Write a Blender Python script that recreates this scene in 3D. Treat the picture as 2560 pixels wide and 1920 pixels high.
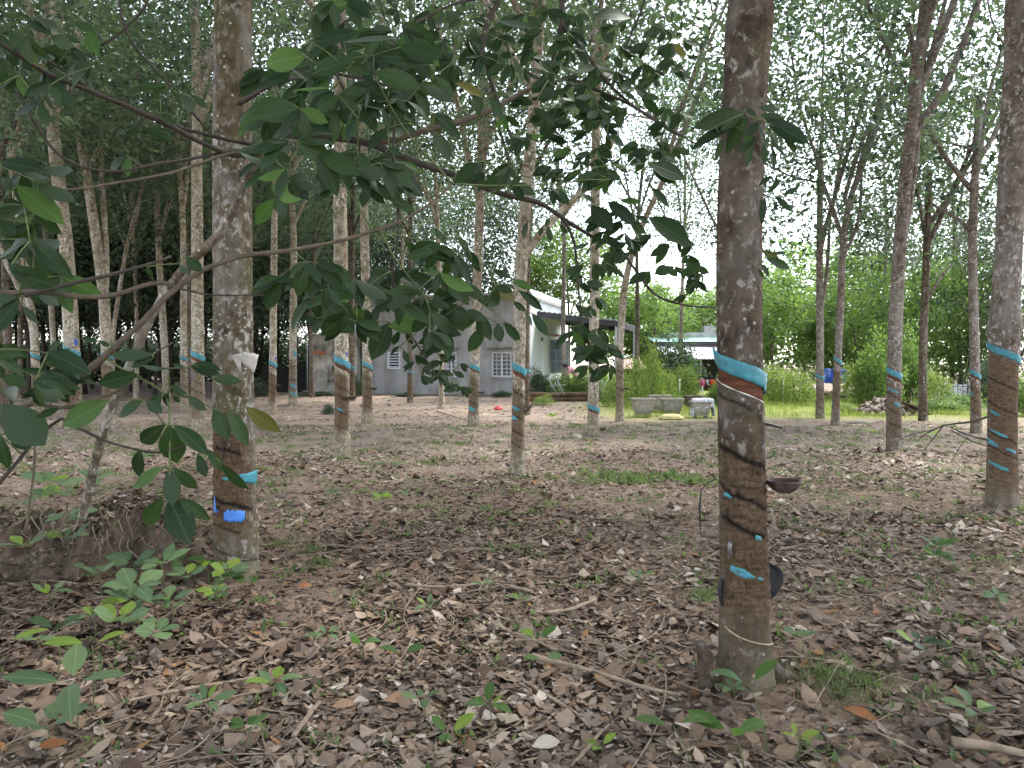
import bpy, bmesh, math, random
import numpy as np
from mathutils import Vector, Matrix
sc = bpy.context.scene
for o in list(bpy.data.objects): bpy.data.objects.remove(o)
# ------------------------------------------------------------------ camera
CAM_H, FPX = 1.45, 1850.0
TH = math.atan(55 / FPX)
cd = bpy.data.cameras.new('camera'); cam = bpy.data.objects.new('camera', cd)
sc.collection.objects.link(cam); sc.camera = cam
cam.location = (0, 0, CAM_H); cam.rotation_euler = (math.pi / 2 - TH, 0, 0)
cd.sensor_width = 36; cd.lens = 36 * FPX / 2560; cd.clip_start = 0.05; cd.clip_end = 3000
# ------------------------------------------------------------------ sky, sun, exposure
SUN_EL, SUN_AZ = math.radians(62), math.radians(55)      # azimuth clockwise from +Y
wd = bpy.data.worlds.new('World'); sc.world = wd; wd.use_nodes = True
nt = wd.node_tree; nt.nodes.clear()
sky = nt.nodes.new('ShaderNodeTexSky'); sky.sky_type = 'NISHITA'; sky.sun_disc = False
sky.sun_elevation = SUN_EL; sky.sun_rotation = SUN_AZ; sky.air_density = 1.0; sky.dust_density = 1.0; sky.ozone_density = 1.0
hs = nt.nodes.new('ShaderNodeHueSaturation'); hs.inputs['Saturation'].default_value = 0.42; hs.inputs['Value'].default_value = 1.0
bg = nt.nodes.new('ShaderNodeBackground'); bg.inputs['Strength'].default_value = 0.15
wo = nt.nodes.new('ShaderNodeOutputWorld')
nt.links.new(sky.outputs[0], hs.inputs['Color']); nt.links.new(hs.outputs[0], bg.inputs[0]); nt.links.new(bg.outputs[0], wo.inputs[0])
sl = bpy.data.lights.new('sun', 'SUN'); sun = bpy.data.objects.new('sun', sl); sc.collection.objects.link(sun)
sl.energy = 1.5; sl.angle = math.radians(11); sl.color = (1.0, 0.97, 0.91)
sd = Vector((math.sin(SUN_AZ) * math.cos(SUN_EL), math.cos(SUN_AZ) * math.cos(SUN_EL), math.sin(SUN_EL)))
sun.rotation_euler = sd.to_track_quat('Z', 'Y').to_euler(); sun.location = sd * 60
vs = sc.view_settings; vs.view_transform = 'Standard'; vs.look = 'None'; vs.exposure = 2.38; vs.gamma = 1.0; vs.use_curve_mapping = False
sc.cycles.use_denoising = True
sc.cycles.adaptive_threshold = 0.04; sc.cycles.max_bounces = 5; sc.cycles.diffuse_bounces = 2; sc.cycles.glossy_bounces = 2; sc.cycles.transmission_bounces = 4; sc.cycles.transparent_max_bounces = 4
# ------------------------------------------------------------------ helpers
R = np.random.default_rng(7); rnd = random.Random(11)
FW = np.array([0, math.cos(TH), -math.sin(TH)]); UP = np.array([0, math.sin(TH), math.cos(TH)]); CP = np.array([0, 0, CAM_H])
def ray(x, y): return FW + np.array([1, 0, 0]) * (x - 1280) / FPX + UP * (960 - y) / FPX
def W(x, y, d):
    r = ray(x, y); return CP + r * (d / r[1])
def G(x, y, z=0.0):
    r = ray(x, y); return CP + r * ((z - CAM_H) / r[2])
def on_plane(x, y, p, n):
    r = ray(x, y); n = np.array(n, float); return CP + r * (np.dot(np.array(p) - CP, n) / np.dot(r, n))
def hash3(i, j, k, s):
    h = (i * 374761393 + j * 668265263 + k * 2147483647 + s * 1274126177) & 0xffffffff
    h = ((h ^ (h >> 13)) * 1274126177) & 0xffffffff
    return ((h ^ (h >> 16)) & 0xffff) / 65535.0
def vn(P, f=1.0, s=0):
    P = np.asarray(P, float) * f; I = np.floor(P).astype(np.int64); t = P - I; t = t * t * (3 - 2 * t); o = 0
    for a in (0, 1):
        for b in (0, 1):
            for c in (0, 1):
                w = (t[:, 0] if a else 1 - t[:, 0]) * (t[:, 1] if b else 1 - t[:, 1]) * (t[:, 2] if c else 1 - t[:, 2])
                o = o + w * hash3(I[:, 0] + a, I[:, 1] + b, I[:, 2] + c, s)
    return o
def fbm(P, f=1.0, s=0, n=3):
    o, a, t = 0, 1.0, 0
    for i in range(n): o = o + a * vn(P, f * 2 ** i, s + i); t += a; a *= .5
    return o / t
def gz(x, y):
    x = np.asarray(x, float); y = np.asarray(y, float)
    P = np.stack([x, y, 0 * x], -1).reshape(-1, 3)
    a = np.clip(1.3 - np.hypot(x, y) / 40, 0, 1).reshape(-1)
    h = ((fbm(P, .7, 3) - .5) * .10 + (fbm(P, 4.0, 9) - .5) * .035) * a
    return h.reshape(x.shape)
def empty(name, loc=(0, 0, 0), rz=0.0):
    o = bpy.data.objects.new(name, None); sc.collection.objects.link(o); o.location = loc; o.rotation_euler = (0, 0, rz); o.empty_display_size = .2
    return o
def tag(o, label=None, cat=None, group=None, kind=None):
    if label: o['label'] = label
    if cat: o['category'] = cat
    if group: o['group'] = group
    if kind: o['kind'] = kind
    return o
def mkdata(name, V, F, mat=None, attrs=None, uv=None, smooth=True):
    V = np.asarray(V, np.float32).reshape(-1, 3)
    m = bpy.data.meshes.new(name)
    if isinstance(F, np.ndarray):
        n, k = F.shape; m.vertices.add(len(V)); m.vertices.foreach_set('co', V.ravel())
        m.loops.add(n * k); m.loops.foreach_set('vertex_index', F.astype(np.int32).ravel())
        m.polygons.add(n); m.polygons.foreach_set('loop_start', np.arange(0, n * k, k, dtype=np.int32))
        try: m.polygons.foreach_set('loop_total', np.full(n, k, np.int32))
        except Exception: pass
        m.update(calc_edges=True)
    else:
        m.from_pydata(V.tolist(), [], [list(map(int, f)) for f in F]); m.update()
    for k_, v in (attrs or {}).items():
        v = np.asarray(v, np.float32)
        if v.ndim == 1:
            a = m.attributes.new(k_, 'FLOAT', 'POINT'); a.data.foreach_set('value', v)
        else:
            a = m.attributes.new(k_, 'FLOAT_COLOR', 'POINT'); a.data.foreach_set('color', np.concatenate([v, np.ones((len(v), 1), np.float32)], 1).ravel())
    if uv is not None:
        l = m.uv_layers.new(name='UVMap'); vi = np.zeros(len(m.loops), np.int32); m.loops.foreach_get('vertex_index', vi)
        l.data.foreach_set('uv', np.asarray(uv, np.float32)[vi].ravel())
    m.polygons.foreach_set('use_smooth', np.full(len(m.polygons), bool(smooth)))
    if mat: m.materials.append(mat)
    m.validate()
    return m
LOCAL = set()      # things with a turned frame: their parts are given in that frame
def woff(p):
    o = np.zeros(3)
    while p is not None:
        if p.name in LOCAL: return np.zeros(3)
        o = o + np.array(p.location); p = p.parent
    return o
def link(name, data, parent=None, loc=None, rot=None, scale=None):
    o = bpy.data.objects.new(name, data); sc.collection.objects.link(o)
    if parent: o.parent = parent
    if loc is not None: o.location = np.asarray(loc, float) - woff(parent)
    if rot is not None: o.rotation_euler = rot
    if scale is not None: o.scale = (scale,) * 3 if np.isscalar(scale) else scale
    return o
def obj(name, V, F, mat, parent=None, attrs=None, uv=None, smooth=True):
    return link(name, mkdata(name, np.asarray(V, float) - woff(parent), F, mat, attrs, uv, smooth), parent)
BOXF = np.array([[0, 2, 3, 1], [4, 5, 7, 6], [0, 1, 5, 4], [2, 6, 7, 3], [0, 4, 6, 2], [1, 3, 7, 5]])
def boxv(c, s, rz=0, M=None):
    c = np.array(c, float); s = np.array(s, float) / 2
    v = np.array([[x, y, z] for z in (-1, 1) for y in (-1, 1) for x in (-1, 1)], float) * s
    if rz:
        co, si = math.cos(rz), math.sin(rz); v = np.stack([v[:, 0] * co - v[:, 1] * si, v[:, 0] * si + v[:, 1] * co, v[:, 2]], 1)
    if M is not None: v = v @ np.array(M).T
    return v + c
class MB:
    def __init__(s): s.V = []; s.F = []; s.n = 0
    def add(s, V, F):
        s.V.append(np.asarray(V, float)); s.F += [[int(i) + s.n for i in f] for f in F]; s.n += len(V); return s
    def box(s, c, sz, rz=0, M=None): return s.add(boxv(c, sz, rz, M), BOXF)
    def tube(s, P, r, n=8, cap=True): 
        V, F = tube(P, r, n, cap); return s.add(V, F)
    def build(s, name, mat, parent=None, smooth=False, bevel=0):
        o = obj(name, np.concatenate(s.V), s.F, mat, parent, smooth=smooth)
        if bevel:
            b = o.modifiers.new('bevel', 'BEVEL'); b.width = bevel; b.segments = 2; b.limit_method = 'ANGLE'
        return o
def tube(P, r, n=8, cap=True):
    P = np.asarray(P, float); k = len(P); r = np.broadcast_to(np.asarray(r, float), (k,))
    T = np.gradient(P, axis=0); T /= np.linalg.norm(T, axis=1, keepdims=True) + 1e-9
    a = np.array([0, 0, 1.0]) if abs(T[0][2]) < .8 else np.array([1.0, 0, 0]); V = []
    u = np.cross(T[0], a); u /= np.linalg.norm(u); ang = np.linspace(0, 2 * math.pi, n, endpoint=False)
    for i in range(k):
        u = u - T[i] * np.dot(u, T[i]); u /= np.linalg.norm(u) + 1e-9; w = np.cross(T[i], u)
        V.append(P[i] + r[i] * (np.cos(ang)[:, None] * u + np.sin(ang)[:, None] * w))
    V = np.concatenate(V); F = []
    for i in range(k - 1):
        for j in range(n):
            F.append([i * n + j, i * n + (j + 1) % n, (i + 1) * n + (j + 1) % n, (i + 1) * n + j])
    if cap: F += [list(range(n - 1, -1, -1)), [(k - 1) * n + j for j in range(n)]]
    return V, F
def smoothline(P, step, it=2):
    P = np.asarray(P, float); L = np.r_[0, np.cumsum(np.linalg.norm(np.diff(P, axis=0), axis=1))]
    n = max(3, int(L[-1] / step) + 1); t = np.linspace(0, L[-1], n); Q = np.stack([np.interp(t, L, P[:, i]) for i in range(P.shape[1])], 1)
    w = max(1, int(n / max(1, len(P) - 1) / 2.5))
    for _ in range(it):
        pad = np.concatenate([2 * Q[:1] - Q[1:w + 1][::-1], Q, 2 * Q[-1:] - Q[-w - 1:-1][::-1]]) if n > w + 1 else Q
        if n > w + 1:
            k = np.ones(2 * w + 1) / (2 * w + 1); Q = np.stack([np.convolve(pad[:, i], k, 'valid') for i in range(Q.shape[1])], 1)
    return Q
# ------------------------------------------------------------------ materials
class NT:
    def __init__(s, name):
        s.m = bpy.data.materials.new(name); s.m.use_nodes = True; s.t = s.m.node_tree; s.t.nodes.clear()
        s.out = s.t.nodes.new('ShaderNodeOutputMaterial'); s.p = s.n('ShaderNodeBsdfPrincipled'); s.l(s.p, 0, s.out, 0)
    def n(s, t, **k):
        x = s.t.nodes.new(t)
        for a, b in k.items():
            if a.startswith('i_'): x.inputs[a[2:]].default_value = b
            else: setattr(x, a, b)
        return x
    def l(s, a, ao, b, bi): s.t.links.new(a.outputs[ao], b.inputs[bi])
    def coord(s, which='Object'): return s.n('ShaderNodeTexCoord'), which
    def noise(s, scale, detail=4, rough=.55, co=None, dist=0, stretch=None):
        x = s.n('ShaderNodeTexNoise'); x.inputs['Scale'].default_value = scale; x.inputs['Detail'].default_value = detail; x.inputs['Roughness'].default_value = rough; x.inputs['Distortion'].default_value = dist
        c, w = co or s.coord()
        if stretch:
            mp = s.n('ShaderNodeMapping'); mp.inputs['Scale'].default_value = stretch; s.l(c, w, mp, 0); s.l(mp, 0, x, 'Vector')
        else: s.l(c, w, x, 'Vector')
        return x
    def ramp(s, src, so, stops, interp='LINEAR'):
        r = s.n('ShaderNodeValToRGB'); s.l(src, so, r, 0); r.color_ramp.interpolation = interp; e = r.color_ramp.elements
        while len(e) < len(stops): e.new(.5)
        for i, (p, c) in enumerate(stops): e[i].position = p; e[i].color = (*c, 1) if len(c) == 3 else c
        return r
    def mix(s, f, fo, a, b, blend='MIX'):
        m = s.n('ShaderNodeMix', data_type='RGBA', blend_type=blend)
        if f is None: m.inputs[0].default_value = fo
        else: s.l(f, fo, m, 0)
        for i, v in ((6, a), (7, b)):
            if isinstance(v, tuple) and hasattr(v[0], 'outputs'): s.l(v[0], v[1], m, i)
            else: m.inputs[i].default_value = (*v, 1)
        return m
    def math(s, op, a, b=None, clamp=False):
        m = s.n('ShaderNodeMath', operation=op, use_clamp=clamp)
        for i, v in enumerate((a, b)):
            if v is None: continue
            if isinstance(v, tuple): s.l(v[0], v[1], m, i)
            else: m.inputs[i].default_value = v
        return m
    def bump(s, src, so, strength=.4, dist=.01, chain=None):
        b = s.n('ShaderNodeBump'); b.inputs['Strength'].default_value = strength; b.inputs['Distance'].default_value = dist; s.l(src, so, b, 'Height')
        if chain: s.l(chain, 0, b, 'Normal')
        s.l(b, 0, s.p, 'Normal'); return b
    def set(s, **k):
        for a, b in k.items(): s.p.inputs[a.replace('_', ' ')].default_value = (*b, 1) if isinstance(b, tuple) and len(b) == 3 else b
        return s
def BW(t): return [(t[0], (0, 0, 0)), (t[1], (1, 1, 1))]
MATS = {}
def plain(name, col, rough=.7, var=.25, scale=6, bump=.0, metal=0.0, spec=.3, dirt=None, stretch=None):
    if name in MATS: return MATS[name]
    t = NT(name); nz = t.noise(scale, 5, .6, stretch=stretch); c1 = tuple(c * (1 - var) for c in col); c2 = tuple(min(1, c * (1 + var)) for c in col)
    r = t.ramp(nz, 0, [(.25, c1), (.75, c2)])
    last = (r, 0)
    if dirt:
        n2 = t.noise(scale * .45, 6, .7, stretch=stretch); rr = t.ramp(n2, 0, BW((.48, .68))); mx = t.mix(rr, 0, last, dirt); last = (mx, 2)
    t.l(*last, t.p, 0); t.set(Roughness=rough, Metallic=metal); t.p.inputs['Specular IOR Level'].default_value = spec
    if bump: t.bump(nz, 0, bump, .01)
    MATS[name] = t.m; return t.m
def bark(name, base, dark, lichen, lich_amt, moss=(.09, .10, .035), moss_amt=.35):
    t = NT(name); co = t.coord('Object')
    n1 = t.noise(9, 4, .7, co); b1 = t.ramp(n1, 0, [(.32, tuple(c * .8 for c in dark)), (.66, tuple(c * 1.15 for c in base))])
    n0 = t.noise(1.6, 3, .5, co); b1b = t.mix(None, .6, (b1, 0), (t.ramp(n0, 0, [(.35, (.5, .46, .42)), (.65, (1.15, 1.1, 1.05))]), 0), 'MULTIPLY')
    n2 = t.noise(24, 3, .6, co, .4, (1, 1, .8)); lm = t.ramp(n2, 0, BW((.62 - lich_amt * .14, .74 - lich_amt * .12)))
    n2b = t.noise(2.1, 2, .5, co); lm2 = t.math('MULTIPLY', (lm, 0), (t.ramp(n2b, 0, BW((.36, .56))), 0))
    nv = t.noise(5.5, 4, .65, co, .3, (1, 1, .45)); gv = t.math('MULTIPLY', (t.ramp(nv, 0, BW((.47, .64))), 0), .15 + .45 * lich_amt); b1c = t.mix(gv, 0, (b1b, 2), tuple(c * .72 for c in lichen))
    m1 = t.mix(lm2, 0, (b1c, 2), lichen)
    n3 = t.noise(4.3, 5, .6, co); mm = t.ramp(n3, 0, BW((.62 - moss_amt * .2, .8 - moss_amt * .2))); mq = t.math('MULTIPLY', (mm, 0), .75); m2 = t.mix(mq, 0, (m1, 2), moss)
    vo = t.n('ShaderNodeTexVoronoi'); vo.inputs['Scale'].default_value = 21; t.l(co[0], co[1], vo, 0); vm = t.ramp(vo, 'Distance', [(.14, (1, 1, 1)), (.2, (0, 0, 0))])
    wsel = t.n('ShaderNodeSeparateColor'); t.l(vo, 'Color', wsel, 0); ws = t.math('GREATER_THAN', (wsel, 0), .84 - lich_amt * .12); wm = t.math('MULTIPLY', (vm, 0), (ws, 0)); m3 = t.mix(wm, 0, (m2, 2), tuple(min(.8, c * 1.15) for c in lichen))
    # tapped panel, fresh cut and old cut lines come with the trunk's own geometry
    ap = t.n('ShaderNodeAttribute', attribute_name='panel'); af = t.n('ShaderNodeAttribute', attribute_name='fresh'); ac = t.n('ShaderNodeAttribute', attribute_name='cut'); ae = t.n('ShaderNodeAttribute', attribute_name='earth')
    n4 = t.noise(16, 6, .7, co, .3, (1, 1, 3.2)); pc = t.ramp(n4, 0, [(.3, (.055, .034, .022)), (.5, (.135, .088, .055)), (.75, (.24, .168, .108))])
    m4 = t.mix(ap, 'Fac', (m3, 2), (pc, 0))
    n5 = t.noise(8, 5, .6, co, .2, (1, 1, 7)); fc = t.ramp(n5, 0, [(.3, (.07, .026, .016)), (.7, (.20, .085, .048))]); m5 = t.mix(af, 'Fac', (m4, 2), (fc, 0))
    m6 = t.mix(ac, 'Fac', (m5, 2), (.018, .015, .013))
    ee = t.math('MULTIPLY', (ae, 'Fac'), (t.ramp(t.noise(6, 4, .6, co), 0, BW((.3, .62))), 0)); m7 = t.mix(ee, 0, (m6, 2), (.20, .165, .105))
    t.l(m7, 2, t.p, 0); t.set(Roughness=.92); t.p.inputs['Specular IOR Level'].default_value = .12
    bm_ = t.noise(38, 5, .7, co, .2, (1, 1, .6)); b = t.bump(bm_, 0, .9, .02); t.bump(n4, 0, .6, .015, b)
    return t.m
BARK_PALE = bark('bark_pale', (.36, .305, .225), (.15, .118, .08), (.62, .58, .50), .9, moss_amt=.45)
BARK_MID = bark('bark_brown', (.140, .104, .076), (.050, .037, .028), (.36, .335, .30), .5, moss_amt=.2)
BARK_GREY = bark('bark_grey', (.225, .185, .155), (.10, .082, .068), (.48, .45, .43), .65, moss_amt=.1)
BARK_NEAR = bark('bark_olive', (.165, .130, .085), (.070, .054, .035), (.46, .44, .40), .75, moss_amt=.5)
BARK_BACKLIT = bark('bark_backlit', (.062, .052, .042), (.028, .024, .02), (.14, .13, .11), .1, moss_amt=.1)  # trunks seen against the light: their backlit dark is put into the colour
TWIG = plain('twig_bark', (.11, .086, .062), .9, .4, 20, .3)
TWIG_DARK = plain('twig_dark', (.06, .048, .04), .9, .4, 20, .3)
TWIG_PALE = bark('limb_lichen', (.22, .18, .13), (.10, .08, .06), (.60, .58, .52), 1.0, moss_amt=.2)
STICK = plain('dry_stick', (.27, .205, .15), .92, .4, 14, .4)
PETIOLE = plain('green_stalk', (.10, .125, .045), .6, .3, 8)
def leafmat(name, c1, c2, trans=.28, rough=.42, vein=True, spec=.45, under=None, random_from='attr', blotch=None):
    t = NT(name)
    if random_from == 'obj': s = t.n('ShaderNodeObjectInfo'); so = 'Random'
    else: s = t.n('ShaderNodeAttribute', attribute_name='tint'); so = 'Fac'
    r = t.ramp(s, so, [(0, c1), (1, c2)]); last = (r, 0)
    if vein:
        uvn = t.n('ShaderNodeUVMap'); sp = t.n('ShaderNodeSeparateXYZ'); t.l(uvn, 0, sp, 0)
        au = t.math('ABSOLUTE', (t.math('SUBTRACT', (sp, 0), .5), 0)); mid = t.ramp(au, 0, [(.015, (1, 1, 1)), (.035, (0, 0, 0))])
        ph = t.math('SUBTRACT', (t.math('MULTIPLY', (sp, 1), 15.0), 0), (t.math('MULTIPLY', (au, 0), 9.0), 0)); fr = t.math('FRACT', (ph, 0))
        sv = t.ramp(fr, 0, [(.0, (.7, .7, .7)), (.10, (0, 0, 0))]); vv = t.math('MAXIMUM', (mid, 0), (t.math('MULTIPLY', (sv, 0), .45), 0)); vq = t.math('MULTIPLY', (vv, 0), .28)
        mx = t.mix(vq, 0, last, tuple(min(1, c * 2.0 + .03) for c in c2)); last = (mx, 2)
        t.bump(vv, 0, .25, .002)
    if blotch:
        nb = t.noise(22, 3, .6); bl = t.ramp(nb, 0, BW((.62, .72))); mx = t.mix(bl, 0, last, blotch); last = (mx, 2)
    geo = t.n('ShaderNodeNewGeometry')
    ud = t.mix(geo, 'Backfacing', last, under if under else tuple(c * 1.25 + .012 for c in c2)); last = (ud, 2)
    t.l(*last, t.p, 0); t.set(Roughness=rough); t.p.inputs['Specular IOR Level'].default_value = spec
    tr = t.n('ShaderNodeBsdfTranslucent'); tc = t.mix(None, 1.0, last, (1.1, 1.32, .85), 'MULTIPLY'); t.l(tc, 2, tr, 0)
    ms = t.n('ShaderNodeMixShader'); ms.inputs[0].default_value = trans; t.l(t.p, 0, ms, 1); t.l(tr, 0, ms, 2); t.l(ms, 0, t.out, 0)
    return t.m
LEAF_NEAR = leafmat('leaf_dark_green', (.011, .030, .010), (.034, .068, .019), .3, .42, True, .28, (.045, .070, .036), 'obj', (.07, .085, .02))
LEAF_YEL = leafmat('leaf_yellowing', (.06, .075, .014), (.13, .115, .02), .3, .45, True, .4, None, 'obj')
LEAF_FRESH = leafmat('leaf_fresh_green', (.040, .095, .020), (.075, .14, .030), .38, .5, True, .3, None, 'obj')
LEAF_PLANT = leafmat('leaf_seedling', (.070, .118, .056), (.135, .195, .085), .3, .6, True, .25, None, 'obj')
LEAF_LIME = leafmat('leaf_lime', (.14, .22, .035), (.20, .27, .045), .4, .55, True, .3, None, 'obj')
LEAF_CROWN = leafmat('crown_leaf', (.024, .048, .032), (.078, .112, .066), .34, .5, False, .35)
LEAF_DARK = leafmat('crown_leaf_shade', (.018, .034, .020), (.050, .074, .040), .26, .5, False, .35)  # shaded copy of the crown leaf: the wood's gloom put into its colour
LEAF_BUSH = leafmat('bush_leaf', (.040, .090, .022), (.15, .215, .05), .42, .45, False, .4)
LEAF_BUSH2 = leafmat('bush_leaf_lime', (.085, .14, .03), (.20, .25, .06), .42, .45, False, .4)
GRASS = leafmat('grass_blade', (.10, .145, .03), (.22, .25, .06), .35, .6, False, .2)
WEED = leafmat('weed_leaf', (.06, .10, .035), (.15, .19, .07), .3, .55, False, .3)
DEADLEAF_STOPS = [(0, (.062, .042, .032)), (.15, (.150, .094, .062)), (.28, (.120, .092, .076)), (.42, (.235, .160, .108)), (.55, (.190, .150, .126)), (.70, (.340, .255, .185)), (.84, (.400, .345, .295)), (.96, (.47, .41, .355)), (1, (.25, .13, .05))]
def deadmat():
    t = NT('dead_leaf'); s = t.n('ShaderNodeAttribute', attribute_name='tint'); r = t.ramp(s, 'Fac', DEADLEAF_STOPS)
    n = t.noise(30, 4, .6); m = t.mix(None, .55, (r, 0), (t.ramp(n, 0, [(.3, (.6, .57, .55)), (.7, (1.1, 1.08, 1.05))]), 0), 'MULTIPLY')
    t.l(m, 2, t.p, 0); t.set(Roughness=.75); t.p.inputs['Specular IOR Level'].default_value = .25; return t.m
DEAD = deadmat()
def soilmat():
    t = NT('soil'); co = t.coord('Object')
    n1 = t.noise(1.1, 5, .6, co); n2 = t.noise(16, 6, .7, co); n3 = t.noise(55, 4, .7, co)
    a = t.ramp(n2, 0, [(.25, (.105, .074, .055)), (.5, (.205, .152, .118)), (.78, (.35, .285, .235))]); b = t.ramp(n1, 0, [(.35, (.72, .68, .66)), (.65, (1.2, 1.12, 1.05))])
    m = t.mix(None, .8, (a, 0), (b, 0), 'MULTIPLY')
    sp = t.n('ShaderNodeSeparateXYZ'); t.l(co[0], co[1], sp, 0)
    # the grass plot by the yard and thin weeds further off
    gx = t.n('ShaderNodeMapRange', i_1=1.5, i_2=3.5) if False else None
    def rng(axis, lo, hi):
        q = t.n('ShaderNodeMapRange'); t.l(sp, axis, q, 0); q.inputs[1].default_value = lo; q.inputs[2].default_value = hi; return q
    far_ = t.math('MULTIPLY', (rng(1, 6, 13), 0), .75); m = t.mix(far_, 0, (m, 2), (t.mix(None, 1.0, (m, 2), (1.2, 1.34, 1.46), 'MULTIPLY'), 2))  # soil paler further off: the stronger daylight there is put into the colour
    my = rng(1, 17.5, 20.5); nz = t.noise(.9, 4, .6, co); sm = t.math('ADD', (my, 0), (t.math('MULTIPLY', (t.math('SUBTRACT', (nz, 0), .5), 0), 1.2), 0))
    mx1 = rng(0, 1.5, 3.5); mx2 = rng(0, 16, 12); g = t.math('MULTIPLY', (t.math('MULTIPLY', (sm, 0), (mx1, 0)), 0), (mx2, 0), True)
    gc = t.ramp(n2, 0, [(.3, (.11, .14, .035)), (.7, (.27, .29, .09))]); mg = t.mix(g, 0, (m, 2), (gc, 0))
    wz = t.noise(2.2, 5, .65, co); wm = t.math('MULTIPLY', (t.ramp(wz, 0, BW((.55, .7))), 0), (rng(1, 5, 14), 0)); w2 = t.math('MULTIPLY', (wm, 0), .55); mw = t.mix(w2, 0, (mg, 2), (.14, .155, .065))
    t.l(mw, 2, t.p, 0); t.set(Roughness=.95); t.p.inputs['Specular IOR Level'].default_value = .1
    b1 = t.bump(n2, 0, .8, .03); t.bump(n3, 0, .6, .01, b1); return t.m
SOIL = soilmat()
EARTH = plain('dark_earth', (.125, .092, .070), .97, .5, 12, .9, spec=.08)
GUARD = plain('guard_plastic', (.055, .26, .32), .45, .25, 22, .35, spec=.4, dirt=(.10, .19, .20))
GUARD_PALE = plain('guard_plastic_bleached', (.48, .45, .42), .6, .2, 9, .1)
BLUE = plain('blue_scrap', (.07, .22, .62), .5, .2, 12, .1)
BLUE_DK = plain('deep_blue_plastic', (.03, .09, .50), .45, .15, 9)
LATEX = plain('latex', (.78, .76, .70), .5, .1, 12)
WIRE = plain('wire', (.03, .03, .032), .6, .3, 20, metal=.3)
BLACK = plain('black_rubber', (.028, .027, .03), .55, .3, 9, .1)
METAL = plain('spout_metal', (.20, .19, .195), .42, .25, 14, .1, metal=.6)
CUP = plain('cup_clay', (.055, .032, .027), .55, .45, 16, .3, dirt=(.13, .10, .085))
# ------------------------------------------------------------------ ground
def build_ground():
    n = 320; u = np.linspace(-1, 1, n); x = 11 * u + 600 * np.sign(u) * np.abs(u) ** 9
    v = np.linspace(-1, 1, n); y = 6 + 9 * v + 700 * np.sign(v) * np.abs(v) ** 9
    X, Y = np.meshgrid(x, y); Z = gz(X, Y); V = np.stack([X, Y, Z], -1).reshape(-1, 3)
    i = np.arange(n - 1); a = (i[:, None] * n + i[None]).ravel(); F = np.stack([a, a + 1, a + n + 1, a + n], 1)
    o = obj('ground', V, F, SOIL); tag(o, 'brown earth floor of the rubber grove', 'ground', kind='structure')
build_ground()
# ------------------------------------------------------------------ leaf meshes
def leaf_tpl(rows, cols, width, fold, droop, tipw=1.6):
    """unit leaf along +X, base at origin, normal +Z"""
    t = np.linspace(0, 1, rows); prof = np.sin(np.pi * np.clip(t, 0.0, 1) ** 1.05) ** .8 * (1 - .25 * np.clip(t - .75, 0, 1) * 4) * width; prof[0] = .01; prof[-1] = .004
    V, uv = [], []
    for i in range(rows):
        for j in range(cols):
            s = j / (cols - 1) * 2 - 1; x = t[i]; yy = s * prof[i]; z = abs(s) * prof[i] * fold - droop * t[i] ** 2
            V.append((x * (1 - .1 * droop * t[i]), yy, z)); uv.append((s * .5 * (prof[i] / (width + 1e-9)) + .5, t[i]))
    F = [[i * cols + j, (i + 1) * cols + j, (i + 1) * cols + j + 1, i * cols + j + 1] for i in range(rows - 1) for j in range(cols - 1)]
    return np.array(V), np.array(F), np.array(uv)
LEAFV = []          # foreground leaf shapes, 32 triangles each
for w_, f_, d_ in ((.20, .25, .14), (.22, .15, .26), (.185, .3, .38), (.225, .12, .1), (.205, .2, -.08), (.18, .22, .24)):
    LEAFV.append((leaf_tpl(9, 3, w_, f_, d_), w_))
LEAFDATA = {}
def leafdata(mat, k):
    key = (mat.name, k)
    if key not in LEAFDATA:
        (V, F, uv), _ = LEAFV[k]; LEAFDATA[key] = mkdata('leaf', V, F, mat, uv=uv)
    return LEAFDATA[key]
def basis(d, up):
    d = np.array(d, float); d /= np.linalg.norm(d); z = np.array(up, float); z = z - d * np.dot(z, d)
    if np.linalg.norm(z) < 1e-3: z = np.array([1.0, 0, 0]) - d * d[0]
    z /= np.linalg.norm(z); y = np.cross(z, d); return np.stack([d, y, z], 1)
def put_leaf(parent, base, tip, up, mat, k=None, wide=1.0, name='leaf'):
    base = np.array(base, float); d = np.array(tip, float) - base; L = np.linalg.norm(d)
    k = rnd.randrange(len(LEAFV)) if k is None else k
    B = basis(d, up); M = Matrix.Identity(4)
    for i in range(3):
        for j in range(3): M[i][j] = B[i][j] * L * (wide if j == 1 else 1)
        M[i][3] = base[i] - woff(parent)[i]
    o = bpy.data.objects.new(name, leafdata(mat, k)); sc.collection.objects.link(o); o.parent = parent; o.matrix_basis = M
    return o
def scatter(tpl, pos, yaw, pitch, roll, size, wide=None):
    """many copies of a small template joined in one mesh -> V,F (numpy)"""
    V, F, uv = tpl; n = len(pos); m = len(V); cy, sy, cp, sp, cr, sr = np.cos(yaw), np.sin(yaw), np.cos(pitch), np.sin(pitch), np.cos(roll), np.sin(roll)
    X = V[None, :, 0] * size[:, None]; Y = V[None, :, 1] * size[:, None] * (1 if wide is None else wide[:, None]); Z = V[None, :, 2] * size[:, None]
    Y, Z = Y * cr[:, None] - Z * sr[:, None], Y * sr[:, None] + Z * cr[:, None]
    X, Z = X * cp[:, None] - Z * sp[:, None], X * sp[:, None] + Z * cp[:, None]
    X, Y = X * cy[:, None] - Y * sy[:, None], X * sy[:, None] + Y * cy[:, None]
    P = np.stack([X, Y, Z], -1) + pos[:, None, :]
    Fa = (F[None] + (np.arange(n) * m)[:, None, None]).reshape(-1, F.shape[1])
    return P.reshape(-1, 3), Fa
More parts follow.
